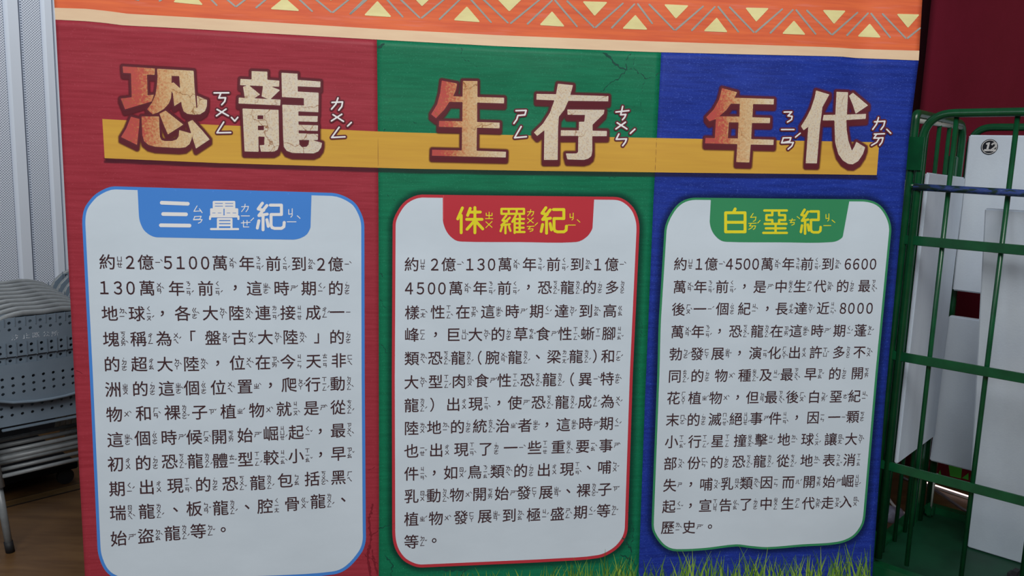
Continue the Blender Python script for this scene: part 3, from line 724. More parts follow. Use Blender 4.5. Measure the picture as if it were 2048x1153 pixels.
# each row: characters, x centres and the heights at the left and right end (read in enlarged views)
P1A, P1B = (150, 360, 2.882), (150, 750, 2.861)
P2A, P2B = (760, 360, 2.882), (760, 750, 2.862)
P3A, P3B = (1290, 360, 2.883), (1290, 750, 2.861)
ROWS = [
 (0, P1A, '約2億5100萬年前到2億', [186,317,407,535,608,680,750,835,990,1143,1291,1418,1502], [473,475,475,477,477,477,478,478,482,484,484,486,485]),
 (0, P1A, '130萬年前，這時期的', [168,247,320,415,585,753,923,1033,1190,1348,1503], [620,622,623,625,628,627,620,625,625,625,625]),
 (0, P1A, '地球，各大陸連接成一', [200,355,503,620,780,930,1083,1227,1373,1510], [770,772,772,770,768,768,766,766,766,763]),
 (0, P1A, '塊稱為「盤古大陸」的', [207,365,513,680,795,948,1097,1242,1392,1510], [918,918,918,900,912,910,908,907,910,905]),
 (0, P1A, '的超大陸，位在今天非', [213,370,518,670,822,935,1083,1227,1375,1520], [1063,1062,1065,1063,1058,1055,1052,1048,1045,1042]),
 (0, P1B, '洲的這個位置，爬行動', [218,373,523,668,820,972,1118,1225,1362,1503], [84,80,80,75,75,67,60,55,55,52]),
 (0, P1B, '物和裸子植物就是從', [225,393,557,713,877,1040,1195,1352,1505], [228,220,215,215,213,203,195,190,187]),
 (0, P1B, '這個時候開始崛起，最', [230,387,537,682,825,973,1120,1265,1403,1505], [375,360,358,357,358,348,335,328,325,320]),
 (0, P1B, '初的恐龍體型較小，早', [233,390,541,688,830,975,1122,1265,1405,1507], [513,505,493,493,495,487,475,463,458,452]),
 (0, P1B, '期出現的恐龍包括黑', [241,410,573,733,887,1045,1203,1357,1507], [655,643,632,628,625,622,605,595,587]),
 (0, P1B, '瑞龍、板龍、腔骨龍、', [245,410,575,682,833,985,1088,1242,1390,1535], [793,783,770,763,762,760,757,740,723,715]),
 (0, P1B, '始盜龍等。', [250,405,557,705,848], [937,925,907,895,888]),
 (1, P2A, '約2億130萬年前到1億', [183,315,395,518,582,643,720,862,1000,1137,1255,1335], [487]*12),
 (1, P2A, '4500萬年前，恐龍的多', [167,233,297,357,437,577,717,855,950,1080,1208,1338], [625,625,625,625,625,625,625,617,620,620,620,620]),
 (1, P2A, '樣性在這時期達到高', [185,333,478,622,762,903,1047,1187,1325], [765,762,762,760,758,757,757,756,755]),
 (1, P2A, '峰，巨大的草食性蜥腳', [183,320,422,550,680,812,940,1067,1197,1320], [893,893,893,892,890,888,888,887,886,885]),
 (1, P2A, '類恐龍（腕龍、梁龍）和', [183,318,450,575,648,778,910,1003,1130,1238,1315], [1030,1027,1027,1027,1025,1023,1020,1020,1018,1018,1017]),
 (1, P2B, '大型肉食性恐龍（異特', [180,318,452,582,712,843,970,1100,1175,1300], [43,40,37,33,32,30,28,27,25,22]),
 (1, P2B, '龍）出現，使恐龍成為', [180,298,420,547,680,772,907,1042,1173,1303], [175,172,170,167,162,160,158,157,155,152]),
 (1, P2B, '陸地的統治者，這時期', [180,310,443,572,702,830,955,1050,1177,1297], [307,302,298,293,292,290,288,287,282,278]),
 (1, P2B, '也出現了一些重要事', [180,322,465,605,748,885,1020,1160,1293], [437,432,428,425,417,418,415,410,405]),
 (1, P2B, '件，如鳥類的出現、哺', [180,310,405,542,672,805,938,1070,1195,1285], [568,563,560,557,553,550,545,542,530,530]),
 (1, P2B, '乳動物開始發展、裸子', [180,308,440,570,697,823,950,1078,1165,1287], [697,692,688,683,680,675,675,667,662,655]),
 (1, P2B, '植物發展到極盛期等', [180,320,463,600,740,880,1015,1148,1280], [828,823,817,808,805,803,800,787,778]),
 (1, P2B, '等。', [180,310], [957,950]),
 (2, P3A, '約1億4500萬年前到6600', [205,312,382,487,540,588,638,705,827,935,1055,1170,1218,1267,1315], [485]*15),
 (2, P3A, '萬年前，是中生代的最', [200,320,445,573,663,785,893,1010,1140,1265], [617,617,617,615,617,615,613,613,613,612]),
 (2, P3A, '後一個紀，長達近8000', [193,317,447,573,705,788,900,1027,1142,1190,1243,1295], [747,745,743,743,745,743,741,740,740,740,740,740]),
 (2, P3A, '萬年，恐龍在這時期蓬', [187,305,430,522,647,760,870,993,1122,1243], [877,875,873,873,873,873,872,870,870,868]),
 (2, P3A, '勃發展，演化出許多不', [178,300,420,545,637,748,863,985,1118,1237], [1005,1003,1002,1000,1000,998,995,995,995,993]),
 (2, P3A, '同的物種及最早的開', [172,302,440,575,697,818,955,1095,1225], [1133,1130,1130,1128,1125,1123,1120,1118,1115]),
 (2, P3B, '花植物，但最後白堊紀', [163,285,405,530,615,722,843,968,1093,1200], [133,133,133,130,130,128,127,127,125,122]),
 (2, P3B, '末的滅絕事件，因一顆', [158,278,400,520,637,745,868,962,1083,1190], [258,258,255,253,250,250,245,245,244,240]),
 (2, P3B, '小行星撞擊地球讓大', [152,285,415,545,665,795,930,1063,1180], [383,383,380,378,373,370,370,370,368]),
 (2, P3B, '部份的恐龍從地表消', [145,280,410,537,657,790,925,1053,1170], [508,505,502,497,495,493,492,490,487]),
 (2, P3B, '失，哺乳類因而開始崛', [142,262,350,470,580,695,820,940,1053,1160], [633,628,628,625,620,615,615,613,612,608]),
 (2, P3B, '起，宣告了中生代走入', [137,260,345,460,577,693,817,935,1045,1150], [755,750,750,747,740,738,737,737,735,725]),
 (2, P3B, '歷史。', [130,252,372], [875,873,870]),
]
EMX = [(215, 32.6), (650, 30.2), (850, 28.8), (1220, 27.4), (1360, 26.2), (1740, 24.4)]
EMY = [(215, 32.4), (650, 31.0), (850, 29.6), (1220, 28.8), (1360, 27.8), (1740, 26.8)]
for ri, (bi, (ox, oy, s), txt, xs, ys) in enumerate(ROWS):
    assert len(txt) == len(xs) == len(ys), txt
    X = np.array([ox + v / s for v in xs]); Y = np.array([oy + v / s for v in ys])
    if len(X) > 3:
        co = np.polyfit(X, Y, 2); Yf = np.polyval(co, X); sl = np.polyval(np.polyder(co), X)
        Y = 0.5 * Y + 0.5 * Yf
    else:
        sl = np.full(len(X), (Y[-1] - Y[0]) / (X[-1] - X[0]))
    V, Fc = [], []
    def put(ch, off, cx, cy, ex, ey, dx, up, ink=False, anchor=None):
        v, f, bb = glyph(ch, off)
        gx, gy = ((bb[0] + bb[1]) / 2, (bb[2] + bb[3]) / 2) if ink else (0.5, 0.38)
        b0 = len(V)
        for a, b in v:
            u = (a - gx) * ex; w = (b - gy) * ey
            V.append((cx + dx[0] * u + up[0] * w, cy + dx[1] * u + up[1] * w))
        Fc.extend(tuple(b0 + q for q in p) for p in f)
    first_one = None
    for i, ch in enumerate(txt):
        x, y = X[i], Y[i]
        ex = pline(EMX, x); ey = pline(EMY, x)
        dx = (1.0, sl[i]); vv = (774 - x) / (12355 - y); up = (-vv, -1.0)
        # deviation of the hanzi above the row centre
        if ch in '0123456789':
            put(chr(ord(ch) + 0xFEE0), 0.009, x, y + 0.4, ex * 0.94, ey * 1.07, dx, up, ink=True)
        elif ch in '，、。':
            put(ch, 0.008, x, y, ex, ey, dx, up, ink=True)
        elif ch in '「」（）':
            put(ch, 0.006, x, y - (2 if ch == '「' else -2 if ch == '」' else 0), ex, ey, dx, up, ink=True)
        else:
            put(ch, 0.007, x, y, ex * 1.05, ey * 1.0, dx, up)
            rb = RUBY[ch]
            if ch == '一':
                rb = {2: 'ㄧ', 20: 'ㄧˋ', 27: 'ㄧˊ', 32: 'ㄧˋ'}.get(ri, 'ㄧ')
            if ch == '和' and bi == 1: rb = 'ㄏㄜˊ'
            tone = [c for c in rb if c in 'ˊˇˋ']; light = '˙' in rb
            sy = [c for c in rb if c not in 'ˊˇˋ˙']
            n = len(sy); sp = {1: 0, 2: 0.36, 3: 0.30}[n]; es = {1: 0.38, 2: 0.37, 3: 0.33}[n]
            oy0 = 0.06 if light else 0.0
            for q, c in enumerate(sy):
                ry = ((q - (n - 1) / 2) * sp + oy0)
                rx = 0.745
                put(c, 0.014, x + dx[0] * rx * ex + up[0] * (-ry) * ey, y + dx[1] * rx * ex + ry * ey, ex * es, ey * es, dx, up, ink=True)
            lasty = ((n - 1) / 2) * sp + oy0
            def quad(rx, ry, pts):
                b0 = len(V)
                for a, b in pts:
                    u = (rx + a) * ex; w = (ry + b) * ey
                    V.append((x + dx[0] * u - up[0] * w, y + dx[1] * u + w))
                Fc.append(tuple(range(b0, b0 + len(pts))))
            if light: quad(0.735, -(n - 1) / 2 * sp - 0.19, [(-.022,-.022),(-.022,.022),(.022,.022),(.022,-.022)])
            ty = lasty + {1: -0.13, 2: -0.22, 3: -0.12}[n]
            tx = 1.0
            for tm in tone:
                if tm == 'ˋ': quad(tx, ty, [(-.052,-.07),(-.085,-.035),(.045,.075),(.062,.05)])
                if tm == 'ˊ': quad(tx, ty, [(.052,-.075),(.085,-.04),(-.045,.07),(-.062,.045)])
                if tm == 'ˇ':
                    quad(tx, ty, [(-.06,-.055),(-.078,-.03),(-.0,.055),(.0,.005)])
                    quad(tx, ty, [(.0,.005),(.0,.055),(.078,-.03),(.06,-.055)])
    print_mesh('text_line', V, Fc, 0.0016, ink_m, boxes[bi], smooth=False)

# ------------------------------------------------------------------ header pattern
UP = [((346.5,3.9),(406,9.7),(376,-24)),((541,17.7),(599,21.6),(569,-5)),((728.4,30.2),(783,33.7),(754.8,2)),((907.4,40),(960,44),(933.8,13)),((1079.4,49.8),(1129,52.7),(1104,22.9)),((1245,57),(1294.8,59),(1270.8,30)),((1407.8,62),(1455,64),(1433.5,35.4)),((1564.6,67.2),(1610.6,69),(1588,41.5)),((1715.4,72.7),(1761.4,74.8),(1739.6,47.5))]
DN = [((632,-26),(690,-22),(662,1)),((817,-16),(872,-14),(844,12.3)),((990,-7),(1047,-5),(1018.5,22.9)),((1165.3,3),(1214.8,4.4),(1189.3,31.6)),((1328.4,9),(1376.9,11.2),(1351.8,37.2)),((1491,15.7),(1537.3,16.7),(1512.5,43)),((1645.7,20.3),(1691,21.8),(1668,47.5)),((1793.8,28.2),(1838.6,29.4),(1816,55.4))]
for tri in UP + DN:
    cx = sum(p[0] for p in tri) / 3; cy = sum(p[1] for p in tri) / 3
    t2 = [(cx + (x - cx) * 0.92, cy + (y - cy) * 0.92) for x, y in tri]
    sdf_print('triangle', [[t2]], [], 1.3, 1.6, 0.0014, khaki_m, hd)
Z1 = (100, 0, 3.103); Z2 = (700, 0, 3.413); Z3 = (1280, 0, 3.303)
ST = [(Z1, [[(975,-30),(1035,33)],[(1080,-20),(1150,40)],[(1157,40),(1235,-20)],[(1280,47),(1360,-20)],[(1525,-25),(1627,70)],[(1630,-20),(1745,75)],[(1756,76),(1870,-15)],[(1865,85),(1975,-10)],[(520,-8),(550,0)],[(680,5),(720,-20)]]),
      (Z2, [[(3,93),(105,-10)],[(245,-12),(360,115)],[(335,-14),(475,121)],[(490,122),(650,-10)],[(612,130),(755,-8)],[(815,-15),(963,152)],[(900,-14),(1078,156)],[(1098,158),(1292,0)],[(1212,163),(1380,3)],[(1400,3),(1550,181)],[(1483,8),(1665,187)],[(1677,187),(1863,23)],[(1787,190),(1942,28)],[(1965,28),(2063,160)]]),
      (Z3, [[(62,30),(225,197)],[(237,197),(417,42)],[(343,200),(495,45)],[(517,45),(650,210)],[(593,48),(752,213)],[(765,212),(940,60)],[(862,217),(1010,65)],[(1032,67),(1160,225)],[(1103,70),(1263,227)],[(1272,228),(1437,83)],[(1368,233),(1507,87)],[(1527,90),(1653,247)],[(1603,93),(1755,252)],[(1768,252),(1850,186)]])]
for (ox, oy, s), lines in ST:
    for ln in lines:
        p = zc(ln, ox, oy, s)
        sdf_print('stripe', [], [([(p[0][0], p[0][1], 1.9), (p[1][0], p[1][1], 1.6)], 1.8)], 0, 1.5, 0.0012, greyblue_m, hd)

# ------------------------------------------------------------------ cracks printed on the panels
rnd = random.Random(4)
def jag(p0, p1, n, amp):
    out = [p0]
    for i in range(1, n):
        t = i / n; dx_, dy_ = p1[0] - p0[0], p1[1] - p0[1]; L = math.hypot(dx_, dy_)
        o = rnd.uniform(-amp, amp)
        out.append((p0[0] + dx_ * t - dy_ / L * o, p0[1] + dy_ * t + dx_ / L * o))
    out.append(p1); return out
def crack(chain, w0, w1, mat, parent, amp=3.0, nm='crack'):
    pts = []
    for a, b in zip(chain[:-1], chain[1:]):
        n = max(3, int(math.hypot(b[0] - a[0], b[1] - a[1]) / 3.2)); q = jag(a, b, n, amp * 0.75); pts += q if not pts else q[1:]
    m = len(pts)
    st_ = [(x, y, max(0.2, (w0 + (w1 - w0) * i / m) * 0.62 * rnd.uniform(0.35, 1.5))) for i, (x, y) in enumerate(pts)]
    return [(st_, 0.5)]
S = []
for ch, w0, w1 in [([(1206,106),(1222,118),(1240,136),(1252,140)],3.2,1.8),([(1252,140),(1238,157),(1216,170),(1200,186)],1.6,0.9),([(1252,140),(1254,118),(1262,106)],1.2,0.7),
                   ([(1252,138),(1272,140),(1290,157),(1308,155),(1318,146)],1.2,0.9),([(1270,138),(1268,122),(1270,108)],0.6,0.5),([(1288,160),(1284,190),(1282,212),(1287,224)],0.6,0.5),
                   ([(1206,218),(1225,222)],1.3,0.8),([(1245,215),(1282,212)],0.5,0.4),([(922,95),(924,115),(940,125),(955,133)],0.9,0.5),([(1218,356),(1240,352)],0.8,0.4),
                   ([(757,94),(768,88)],3.5,2.5),([(768,262),(773,256)],1.0,0.5),([(770,236),(842,246)],0.6,0.5),([(775,390),(790,402)],0.9,0.5),([(760,545),(772,560)],0.8,0.5),([(760,600),(778,625)],0.8,0.5),
                   ([(762,690),(776,710)],0.9,0.5),([(1296,480),(1304,500)],0.8,0.4),([(1285,640),(1280,700)],0.6,0.4),([(758,1058),(790,1046)],1.2,0.5),([(870,1140),(930,1141),(960,1130)],3.0,1.5),
                   ([(930,1141),(920,1158),(925,1180)],2,1),([(1245,1075),(1262,1100),(1258,1130)],2.2,1.2),([(1255,1020),(1268,1060),(1262,1095)],1.2,0.8),([(1240,1110),(1262,1120),(1275,1140)],1.8,1),([(770,1110),(785,1130),(782,1160)],1.6,1.0),([(1100,1130),(1115,1138),(1150,1132)],1.2,0.6)]:
    S += crack(ch, w0, w1, crack_m, pg)
sdf_print('crack_print', [], S, 0.0, 1.3, 0.0005, crack_m, pg, clip=(82, 1200))
S = []
for ch, w0, w1 in [([(745,1010),(738,1040),(742,1080),(735,1120),(742,1160)],2.5,4.0),([(742,1075),(757,1060)],1.5,0.8),([(735,940),(757,930)],0.8,0.5),([(730,1110),(757,1130)],1.5,1.0),([(153,742),(164,748)],1.2,0.6),([(745,1100),(755,1150)],2.0,3.0)]:
    S += crack(ch, w0, w1, crackr_m, pr)
sdf_print('crack_print', [], S, 0.0, 1.3, 0.0005, crackr_m, pr, clip=(82, 1200))

# ------------------------------------------------------------------ printed grass along the foot
gm = [plain('grass_%d' % i, c, 0.5, 0.22) for i, c in enumerate([T(74, 112, 40), T(96, 134, 50), T(122, 152, 62), T(58, 92, 34)])]
GV = [[] for _ in gm]; GF = [[] for _ in gm]
gr = random.Random(11)
def tip_y(x):
    return float(np.interp(x, [780, 1000, 1100, 1200, 1250, 1300, 1390, 1420, 1500, 1560, 1600, 1650, 1700, 1742], [1150, 1140, 1130, 1118, 1112, 1124, 1102, 1116, 1108, 1118, 1104, 1112, 1104, 1095]))
n_bl = 620
for i in range(n_bl):
    x = 790 + (1741 - 790) * (gr.random() ** 0.72)
    dens = 1.0
    h = (1190 - tip_y(x)) * gr.uniform(0.45, 1.12)
    if gr.random() < 0.12: h *= 1.18
    xb = x; yb_ = 1195; lean = gr.uniform(-0.35, 0.35) * h
    w = gr.uniform(2.2, 4.8); c = gr.choices(range(4), [3, 4, 2, 2])[0]
    top_x = x + lean
    if top_x > 1742: lean = 1741 - x; 
    L, Rr = [], []
    for q in range(6):
        t = q / 5; cx = xb + lean * t * t; cy = yb_ - h * t; ww = w * (1 - t) ** 0.8 * 0.5 + 0.15
        L.append((cx - ww, cy)); Rr.append((min(cx + ww, 1743), cy))
    b0 = len(GV[c]); GV[c] += L + Rr
    for q in range(5): GF[c].append((b0 + q, b0 + 6 + q, b0 + 7 + q, b0 + q + 1))
for c in range(4):
    # a dense mat of blades below the tips
    o = print_mesh('grass_print', GV[c], GF[c], 0.0006 + 0.0001 * c, gm[c], banner, smooth=False)
    o['kind'] = 'stuff'

# ------------------------------------------------------------------ cage trolley
cage_green = noisy('trolley_green', T(8, 66, 36), T(6, 54, 30), scale=(20, 20, 20), rough=0.28, spec=0.55)
deck_green = noisy('deck_green', T(12, 56, 36), T(8, 42, 26), scale=(6, 6, 6), rough=0.45, spec=0.4)
scr_blue = noisy('scratched_rail', T(44, 62, 116), T(24, 44, 40), scale=(14, 14, 60), rough=0.35, spec=0.5, nscale=2.0, lo=0.45, hi=0.55, col3=T(120, 128, 150), scale3=(30, 30, 200), lo3=0.66, hi3=0.76)
grey_m = plain('grey_metal', T(150, 156, 150), 0.35, 0.5, 0.3)
rubber_m = plain('black_rubber', T(26, 27, 30), 0.7)
C0 = np.array([1.209, 2.653])
FD = np.array([math.sin(SQ(47.5)), -math.cos(SQ(47.5))])       # along the front, to the right
SD = np.array([math.sin(SQ(42.5)), math.cos(SQ(42.5))])        # along the side, away
KS = 0.62
RC = C0 + SD * KS
RD = FD.copy()                                    # along the rear
FW = 0.80
FR = C0 + FD * FW; RR = RC + RD * 0.80
cage = empty('cage_trolley', (C0[0], C0[1], 0), 'green tubular steel cage trolley holding white foam boards right of the banner', 'trolley')
def cl(p, z):
    return Vector((p[0] - C0[0], p[1] - C0[1], z))
TOPZ = 1.600
# front gate
g = C0 + FD * 0.026
gr_ = C0 + FD * (FW - 0.026)
pts = [cl(g, 0.17)] + fillet(cl(g, 0.3), cl(g, TOPZ), cl(gr_, TOPZ + 0.01), 0.085, 10) + fillet(cl(g, TOPZ), cl(gr_, TOPZ + 0.01), cl(gr_, 0.3), 0.085, 10) + [cl(gr_, 0.17)]
tube('gate_frame', pts, 0.0125, cage_green, cage, 16)
for k in (0.112, 0.272, 0.432, 0.592, 0.72):
    p = C0 + FD * k + SD * 0.012
    tube('vertical_bar', [cl(p, 0.17), cl(p, TOPZ - 0.003)], 0.0072, cage_green, cage, 10)
def flat_rail(name, pA, pB, z, hgt, thick, mat):
    bm = bmesh.new(); c = (pA + pB) / 2; d = pB - pA
    box_bm(bm, cl(c, z), (np.linalg.norm(d), thick, hgt), Matrix.Rotation(math.atan2(d[1], d[0]), 3, 'Z'))
    return bm_obj(name, bm, mat, cage, bevel=0.0015)
rl = tube('horizontal_rail', [cl(C0 - FD * 0.012, 1.382), cl(C0 + FD * 0.025, 1.382)], 0.0105, cage_green, cage, 14)
for z, hg in ((1.2166, 0.029), (0.8496, 0.029), (0.4882, 0.029)):
    flat_rail('horizontal_rail', C0 + FD * 0.0 - SD * 0.006, FR - SD * 0.006, z, hg, 0.008, cage_green)
sb = tube('restraint_bar', [cl(C0 + FD * 0.02 - SD * 0.012, 1.380), cl(C0 + FD * 0.4 - SD * 0.014, 1.376), cl(FR - SD * 0.012, 1.38)], 0.0105, scr_blue, cage, 14)
sb['label'] = 'restraint bar with scratched blue paint'
# side frame
s1 = C0 + SD * 0.495
pts = [cl(C0, 0.10)] + fillet(cl(C0, 0.4), cl(C0, TOPZ + 0.002), cl(s1, TOPZ - 0.008), 0.02, 5) + fillet(cl(C0, TOPZ), cl(s1, TOPZ - 0.008), cl(s1, 0.4), 0.06, 8) + [cl(s1, 0.14)]
tube('side_frame', pts, 0.0125, cage_green, cage, 16)
tube('upper_rail', [cl(C0 + SD * 0.02, TOPZ - 0.020), cl(s1, TOPZ - 0.022)], 0.008, grey_m, cage, 10)
for k in (0.12, 0.237, 0.342, 0.42):
    p = C0 + SD * k; tube('vertical_bar', [cl(p, 0.14), cl(p, TOPZ - 0.01)], 0.0068, cage_green, cage, 10)
for z in (0.841, 1.212):
    flat_rail('horizontal_rail', C0 - np.array([0.006, 0]) , s1 - np.array([0.006, 0]), z, 0.026, 0.006, cage_green)
# hinge plates on the front post
for z0, z1 in ((1.43, 1.53),):
    bm = bmesh.new(); box_bm(bm, cl(C0 + FD * 0.012 - SD * 0.016, (z0 + z1) / 2), (0.050, 0.005, z1 - z0), Matrix.Rotation(math.atan2(FD[1], FD[0]), 3, 'Z'))
    bm_obj('hinge_plate', bm, cage_green, cage, bevel=0.001)
rd = tube('pull_rod', [cl(C0 - FD * 0.006 - SD * 0.026, 0.44), cl(C0 - FD * 0.006 - SD * 0.026, 1.40)], 0.0038, grey_m, cage, 8); rd['label'] = 'thin grey rod'
# rear frame
r0 = RC - RD * 0.004; r1 = RC + RD * 0.78
pts = [cl(r0, 0.14)] + fillet(cl(r0, 0.4), cl(r0, 1.585), cl(r1, 1.59), 0.07, 10) + fillet(cl(r0, 1.585), cl(r1, 1.59), cl(r1, 0.4), 0.07, 10) + [cl(r1, 0.14)]
tube('rear_frame', pts, 0.013, cage_green, cage, 16)
for k in (0.19, 0.35, 0.51, 0.67):
    p = RC + RD * k; tube('vertical_bar', [cl(p, 0.14), cl(p, 1.58)], 0.0068, cage_green, cage, 10)
flat_rail('horizontal_rail', r0, r1, 0.275, 0.026, 0.006, cage_green)
SNp = np.array([SD[1], -SD[0]])
# stout rear corner post with bolts
bm = bmesh.new(); box_bm(bm, cl(RC - SD * 0.16 - SNp * 0.012, 0.80), (0.034, 0.030, 1.36), Matrix.Rotation(math.atan2(SD[1], SD[0]), 3, 'Z'))
cp = bm_obj('corner_post', bm, cage_green, cage, bevel=0.003)
for z in (1.49, 1.405, 0.33):
    bm = bmesh.new(); r_ = bmesh.ops.create_uvsphere(bm, u_segments=10, v_segments=6, radius=0.006)
    q = cl(RC - SD * 0.115 - SNp * 0.006, z); bmesh.ops.translate(bm, verts=bm.verts[:], vec=q)
    bm_obj('bolt', bm, grey_m, cp, smooth=True)
tube('latch_rod', [cl(RC - SD * 0.08 + SNp * 0.025, 0.18), cl(RC - SD * 0.08 + SNp * 0.025, 0.30), cl(RC - SD * 0.06 + SNp * 0.028, 0.31)], 0.004, grey_m, cage, 8)
bm = bmesh.new(); box_bm(bm, cl(RC - SD * 0.07 + SNp * 0.02, 0.17), (0.035, 0.03, 0.05), Matrix.Rotation(math.atan2(SD[1], SD[0]), 3, 'Z')); bm_obj('latch_foot', bm, cage_green, cage, bevel=0.008)
# deck and base beams
def slab(name, quad, z0, z1, mat, bevel=0.002):
    bm = bmesh.new()
    lo = [bm.verts.new(cl(p, z0)) for p in quad]; hi = [bm.verts.new(cl(p, z1)) for p in quad]
    bm.faces.new(lo[::-1]); bm.faces.new(hi)
    for i in range(4): bm.faces.new((lo[i], lo[(i + 1) % 4], hi[(i + 1) % 4], hi[i]))
    return bm_obj(name, bm, mat, cage, bevel=bevel)
slab('deck', [C0 - FD * 0.01 + SD * 0.01, FR + SD * 0.01, RR - SD * 0.02, RC - FD * 0.01 - SD * 0.02], 0.125, 0.140, deck_green)
slab('base_beam', [C0 - SD * 0.02 - FD * 0.03, FR - SD * 0.02, FR + SD * 0.02, C0 + SD * 0.02 - FD * 0.03], 0.105, 0.152, cage_green)
slab('base_beam', [RC - SD * 0.02, RR - SD * 0.02, RR + SD * 0.02, RC + SD * 0.02], 0.10, 0.165, cage_green)
slab('base_beam', [C0 - RD * 0.045, C0 - RD * 0.005, RC - RD * 0.005, RC - RD * 0.045], 0.105, 0.155, cage_green)
slab('base_beam', [FR - RD * 0.02, FR + RD * 0.02, RR + RD * 0.02, RR - RD * 0.02], 0.105, 0.155, cage_green)
bm = bmesh.new(); box_bm(bm, cl(C0 - SD * 0.004, 0.195), (0.034, 0.034, 0.13), Matrix.Rotation(math.atan2(FD[1], FD[0]), 3, 'Z')); bm_obj('post_socket', bm, cage_green, cage, bevel=0.003)
# casters
for p, a in ((C0 + SD * 0.08 + FD * 0.06, 0.4), (FR + SD * 0.08 - FD * 0.06, 1.0), (RC - SD * 0.08 + RD * 0.06, 0.2), (RR - SD * 0.08 - RD * 0.06, 0.8)):
    bm = bmesh.new(); r_ = bmesh.ops.create_cone(bm, cap_ends=True, segments=24, radius1=0.045, radius2=0.045, depth=0.028)
    bmesh.ops.rotate(bm, verts=bm.verts[:], matrix=Matrix.Rotation(math.pi / 2, 3, 'X')); bmesh.ops.rotate(bm, verts=bm.verts[:], matrix=Matrix.Rotation(a, 3, 'Z'))
    bmesh.ops.translate(bm, verts=bm.verts[:], vec=cl(p, 0.045))
    w_ = bm_obj('caster_wheel', bm, rubber_m, cage, smooth=False, bevel=0.004)
    bm = bmesh.new(); rzz = Matrix.Rotation(a, 3, 'Z')
    box_bm(bm, cl(p, 0.098), (0.07, 0.045, 0.012), rzz)
    for s in (-1, 1):
        o_ = rzz @ Vector((0, s * 0.019, 0)); box_bm(bm, cl(p, 0.07) + o_, (0.03, 0.004, 0.06), rzz)
    bm_obj('caster_fork', bm, grey_m, w_)
# black rubber stop lying on the deck
sp_ = on_floor(2032, 1147, 0.17)
bm = bmesh.new(); box_bm(bm, (sp_[0] - C0[0], sp_[1] - C0[1], 0.160), (0.055, 0.04, 0.04), Matrix.Rotation(0.7, 3, 'Z')); bm_obj('rubber_stop', bm, rubber_m, cage, bevel=0.012)

# ------------------------------------------------------------------ foam boards
foam_m = noisy('foam_white', T(176, 186, 196), T(166, 176, 188), scale=(6, 6, 3), rough=0.8, spec=0.2, bump=0.12, bumpscale=(160, 160, 160))
def board(corners, thick, nrm, label, extra=None):
    """corners: 4 world points of the visible face; nrm: direction the slab grows away from it"""
    c = [Vector(p) for p in corners]; o0 = sum(c, Vector()) / 4; o0.z = min(p.z for p in c)
    bm = bmesh.new(); n = Vector((nrm[0], nrm[1], 0)).normalized() * thick
    a = [bm.verts.new(p - o0) for p in c]; b = [bm.verts.new(p - o0 + n) for p in c]
    bm.faces.new(a[::-1]); bm.faces.new(b)
    for i in range(4): bm.faces.new((a[i], a[(i + 1) % 4], b[(i + 1) % 4], b[i]))
    o = bm_obj('foam_board', bm, foam_m, None, bevel=0.004); o.location = o0
    tag(o, label, 'foam board', 'foam boards in the trolley'); return o
SN = np.array([SD[1], -SD[0]])
if SN @ FD < 0: SN = -SN      # from the side frame into the cage
sP = C0 + SN * 0.022
def S_(k, z): p = C0 + SD * k + SN * 0.013; return (p[0], p[1], z)
board([S_(0.10, 0.465), S_(0.485, 0.472), S_(0.495, 1.408), S_(0.10, 1.424)], 0.012, SN, 'tall white foam board standing against the left side of the cage trolley')
RN = np.array([RD[1], -RD[0]]); RN = RN if RN @ SD < 0 else -RN   # toward the front
rP = RC + RN * 0.052
bN = rP
tl = on_plane(1938, 270, bN, RN); blo = on_plane(1904.6, 581, bN, RN)
kx = lambda p: float((np.array(p[:2]) - bN) @ RD)
def R_(k, z): p = bN + RD * k; return (p[0], p[1], z)
zt, zb = tl[2], blo[2]
bB = board([R_(kx(blo), zb), R_(kx(blo) + 0.42, zb), R_(kx(blo) + 0.42, zt), R_(kx(tl), zt)], 0.03, -RN, 'white foam board with round black 12 sticker at the back of the cage trolley')
t2 = on_plane(1897, 632, bN, RN); b2 = on_plane(1859, 922, bN, RN)
board([R_(kx(b2), b2[2]), R_(kx(b2) + 0.42, b2[2]), R_(kx(b2) + 0.42, t2[2]), R_(kx(t2), t2[2])], 0.03, -RN, 'lower white foam board at the back, below the one with the sticker')
# big board in front leaning to the gate
cb = on_floor(1934, 1095, 0.142)
dcb = np.array([FD[0], FD[1], 0.0])
ct = on_plane(1969, 417, C0 + SD * 0.038, SD)
wC = 0.30
fb = board([cb, cb + dcb * wC, np.array(ct) + dcb * wC, ct], 0.028, (SD[0], SD[1]), 'large white foam board standing on the deck, nearest the gate bars')
# sticker "12"
disc_k = on_plane(1979, 294, bN + RN * 0.001, RN)
stk_b = plain('sticker_black', T(24, 26, 32), 0.4); stk_w = plain('sticker_white', T(222, 226, 232), 0.4)
def on_board(name, v2, faces, off, mat, parent):
    vs = []
    for a, b in v2:
        p = np.array([disc_k[0], disc_k[1]]) + RD * a + RN * off
        vs.append((p[0] - bB.location.x, p[1] - bB.location.y, disc_k[2] + b - bB.location.z))
    return link(name, mesh_from(vs, faces, smooth=False), mat, parent)
def disc(r, n=40): return [(r * math.cos(2 * math.pi * i / n), r * math.sin(2 * math.pi * i / n)) for i in range(n)]
stc = on_board('sticker', disc(0.0265), [tuple(range(40))], 0.0012, stk_b, bB)
stc['label'] = 'round black sticker printed 12'
ring_o = disc(0.0238); ring_i = disc(0.0222)
on_board('ring', ring_o + ring_i, [(i, (i + 1) % 40, 40 + (i + 1) % 40, 40 + i) for i in range(40)], 0.0016, stk_w, stc)
V2, F2 = [], []
adv = -0.0145
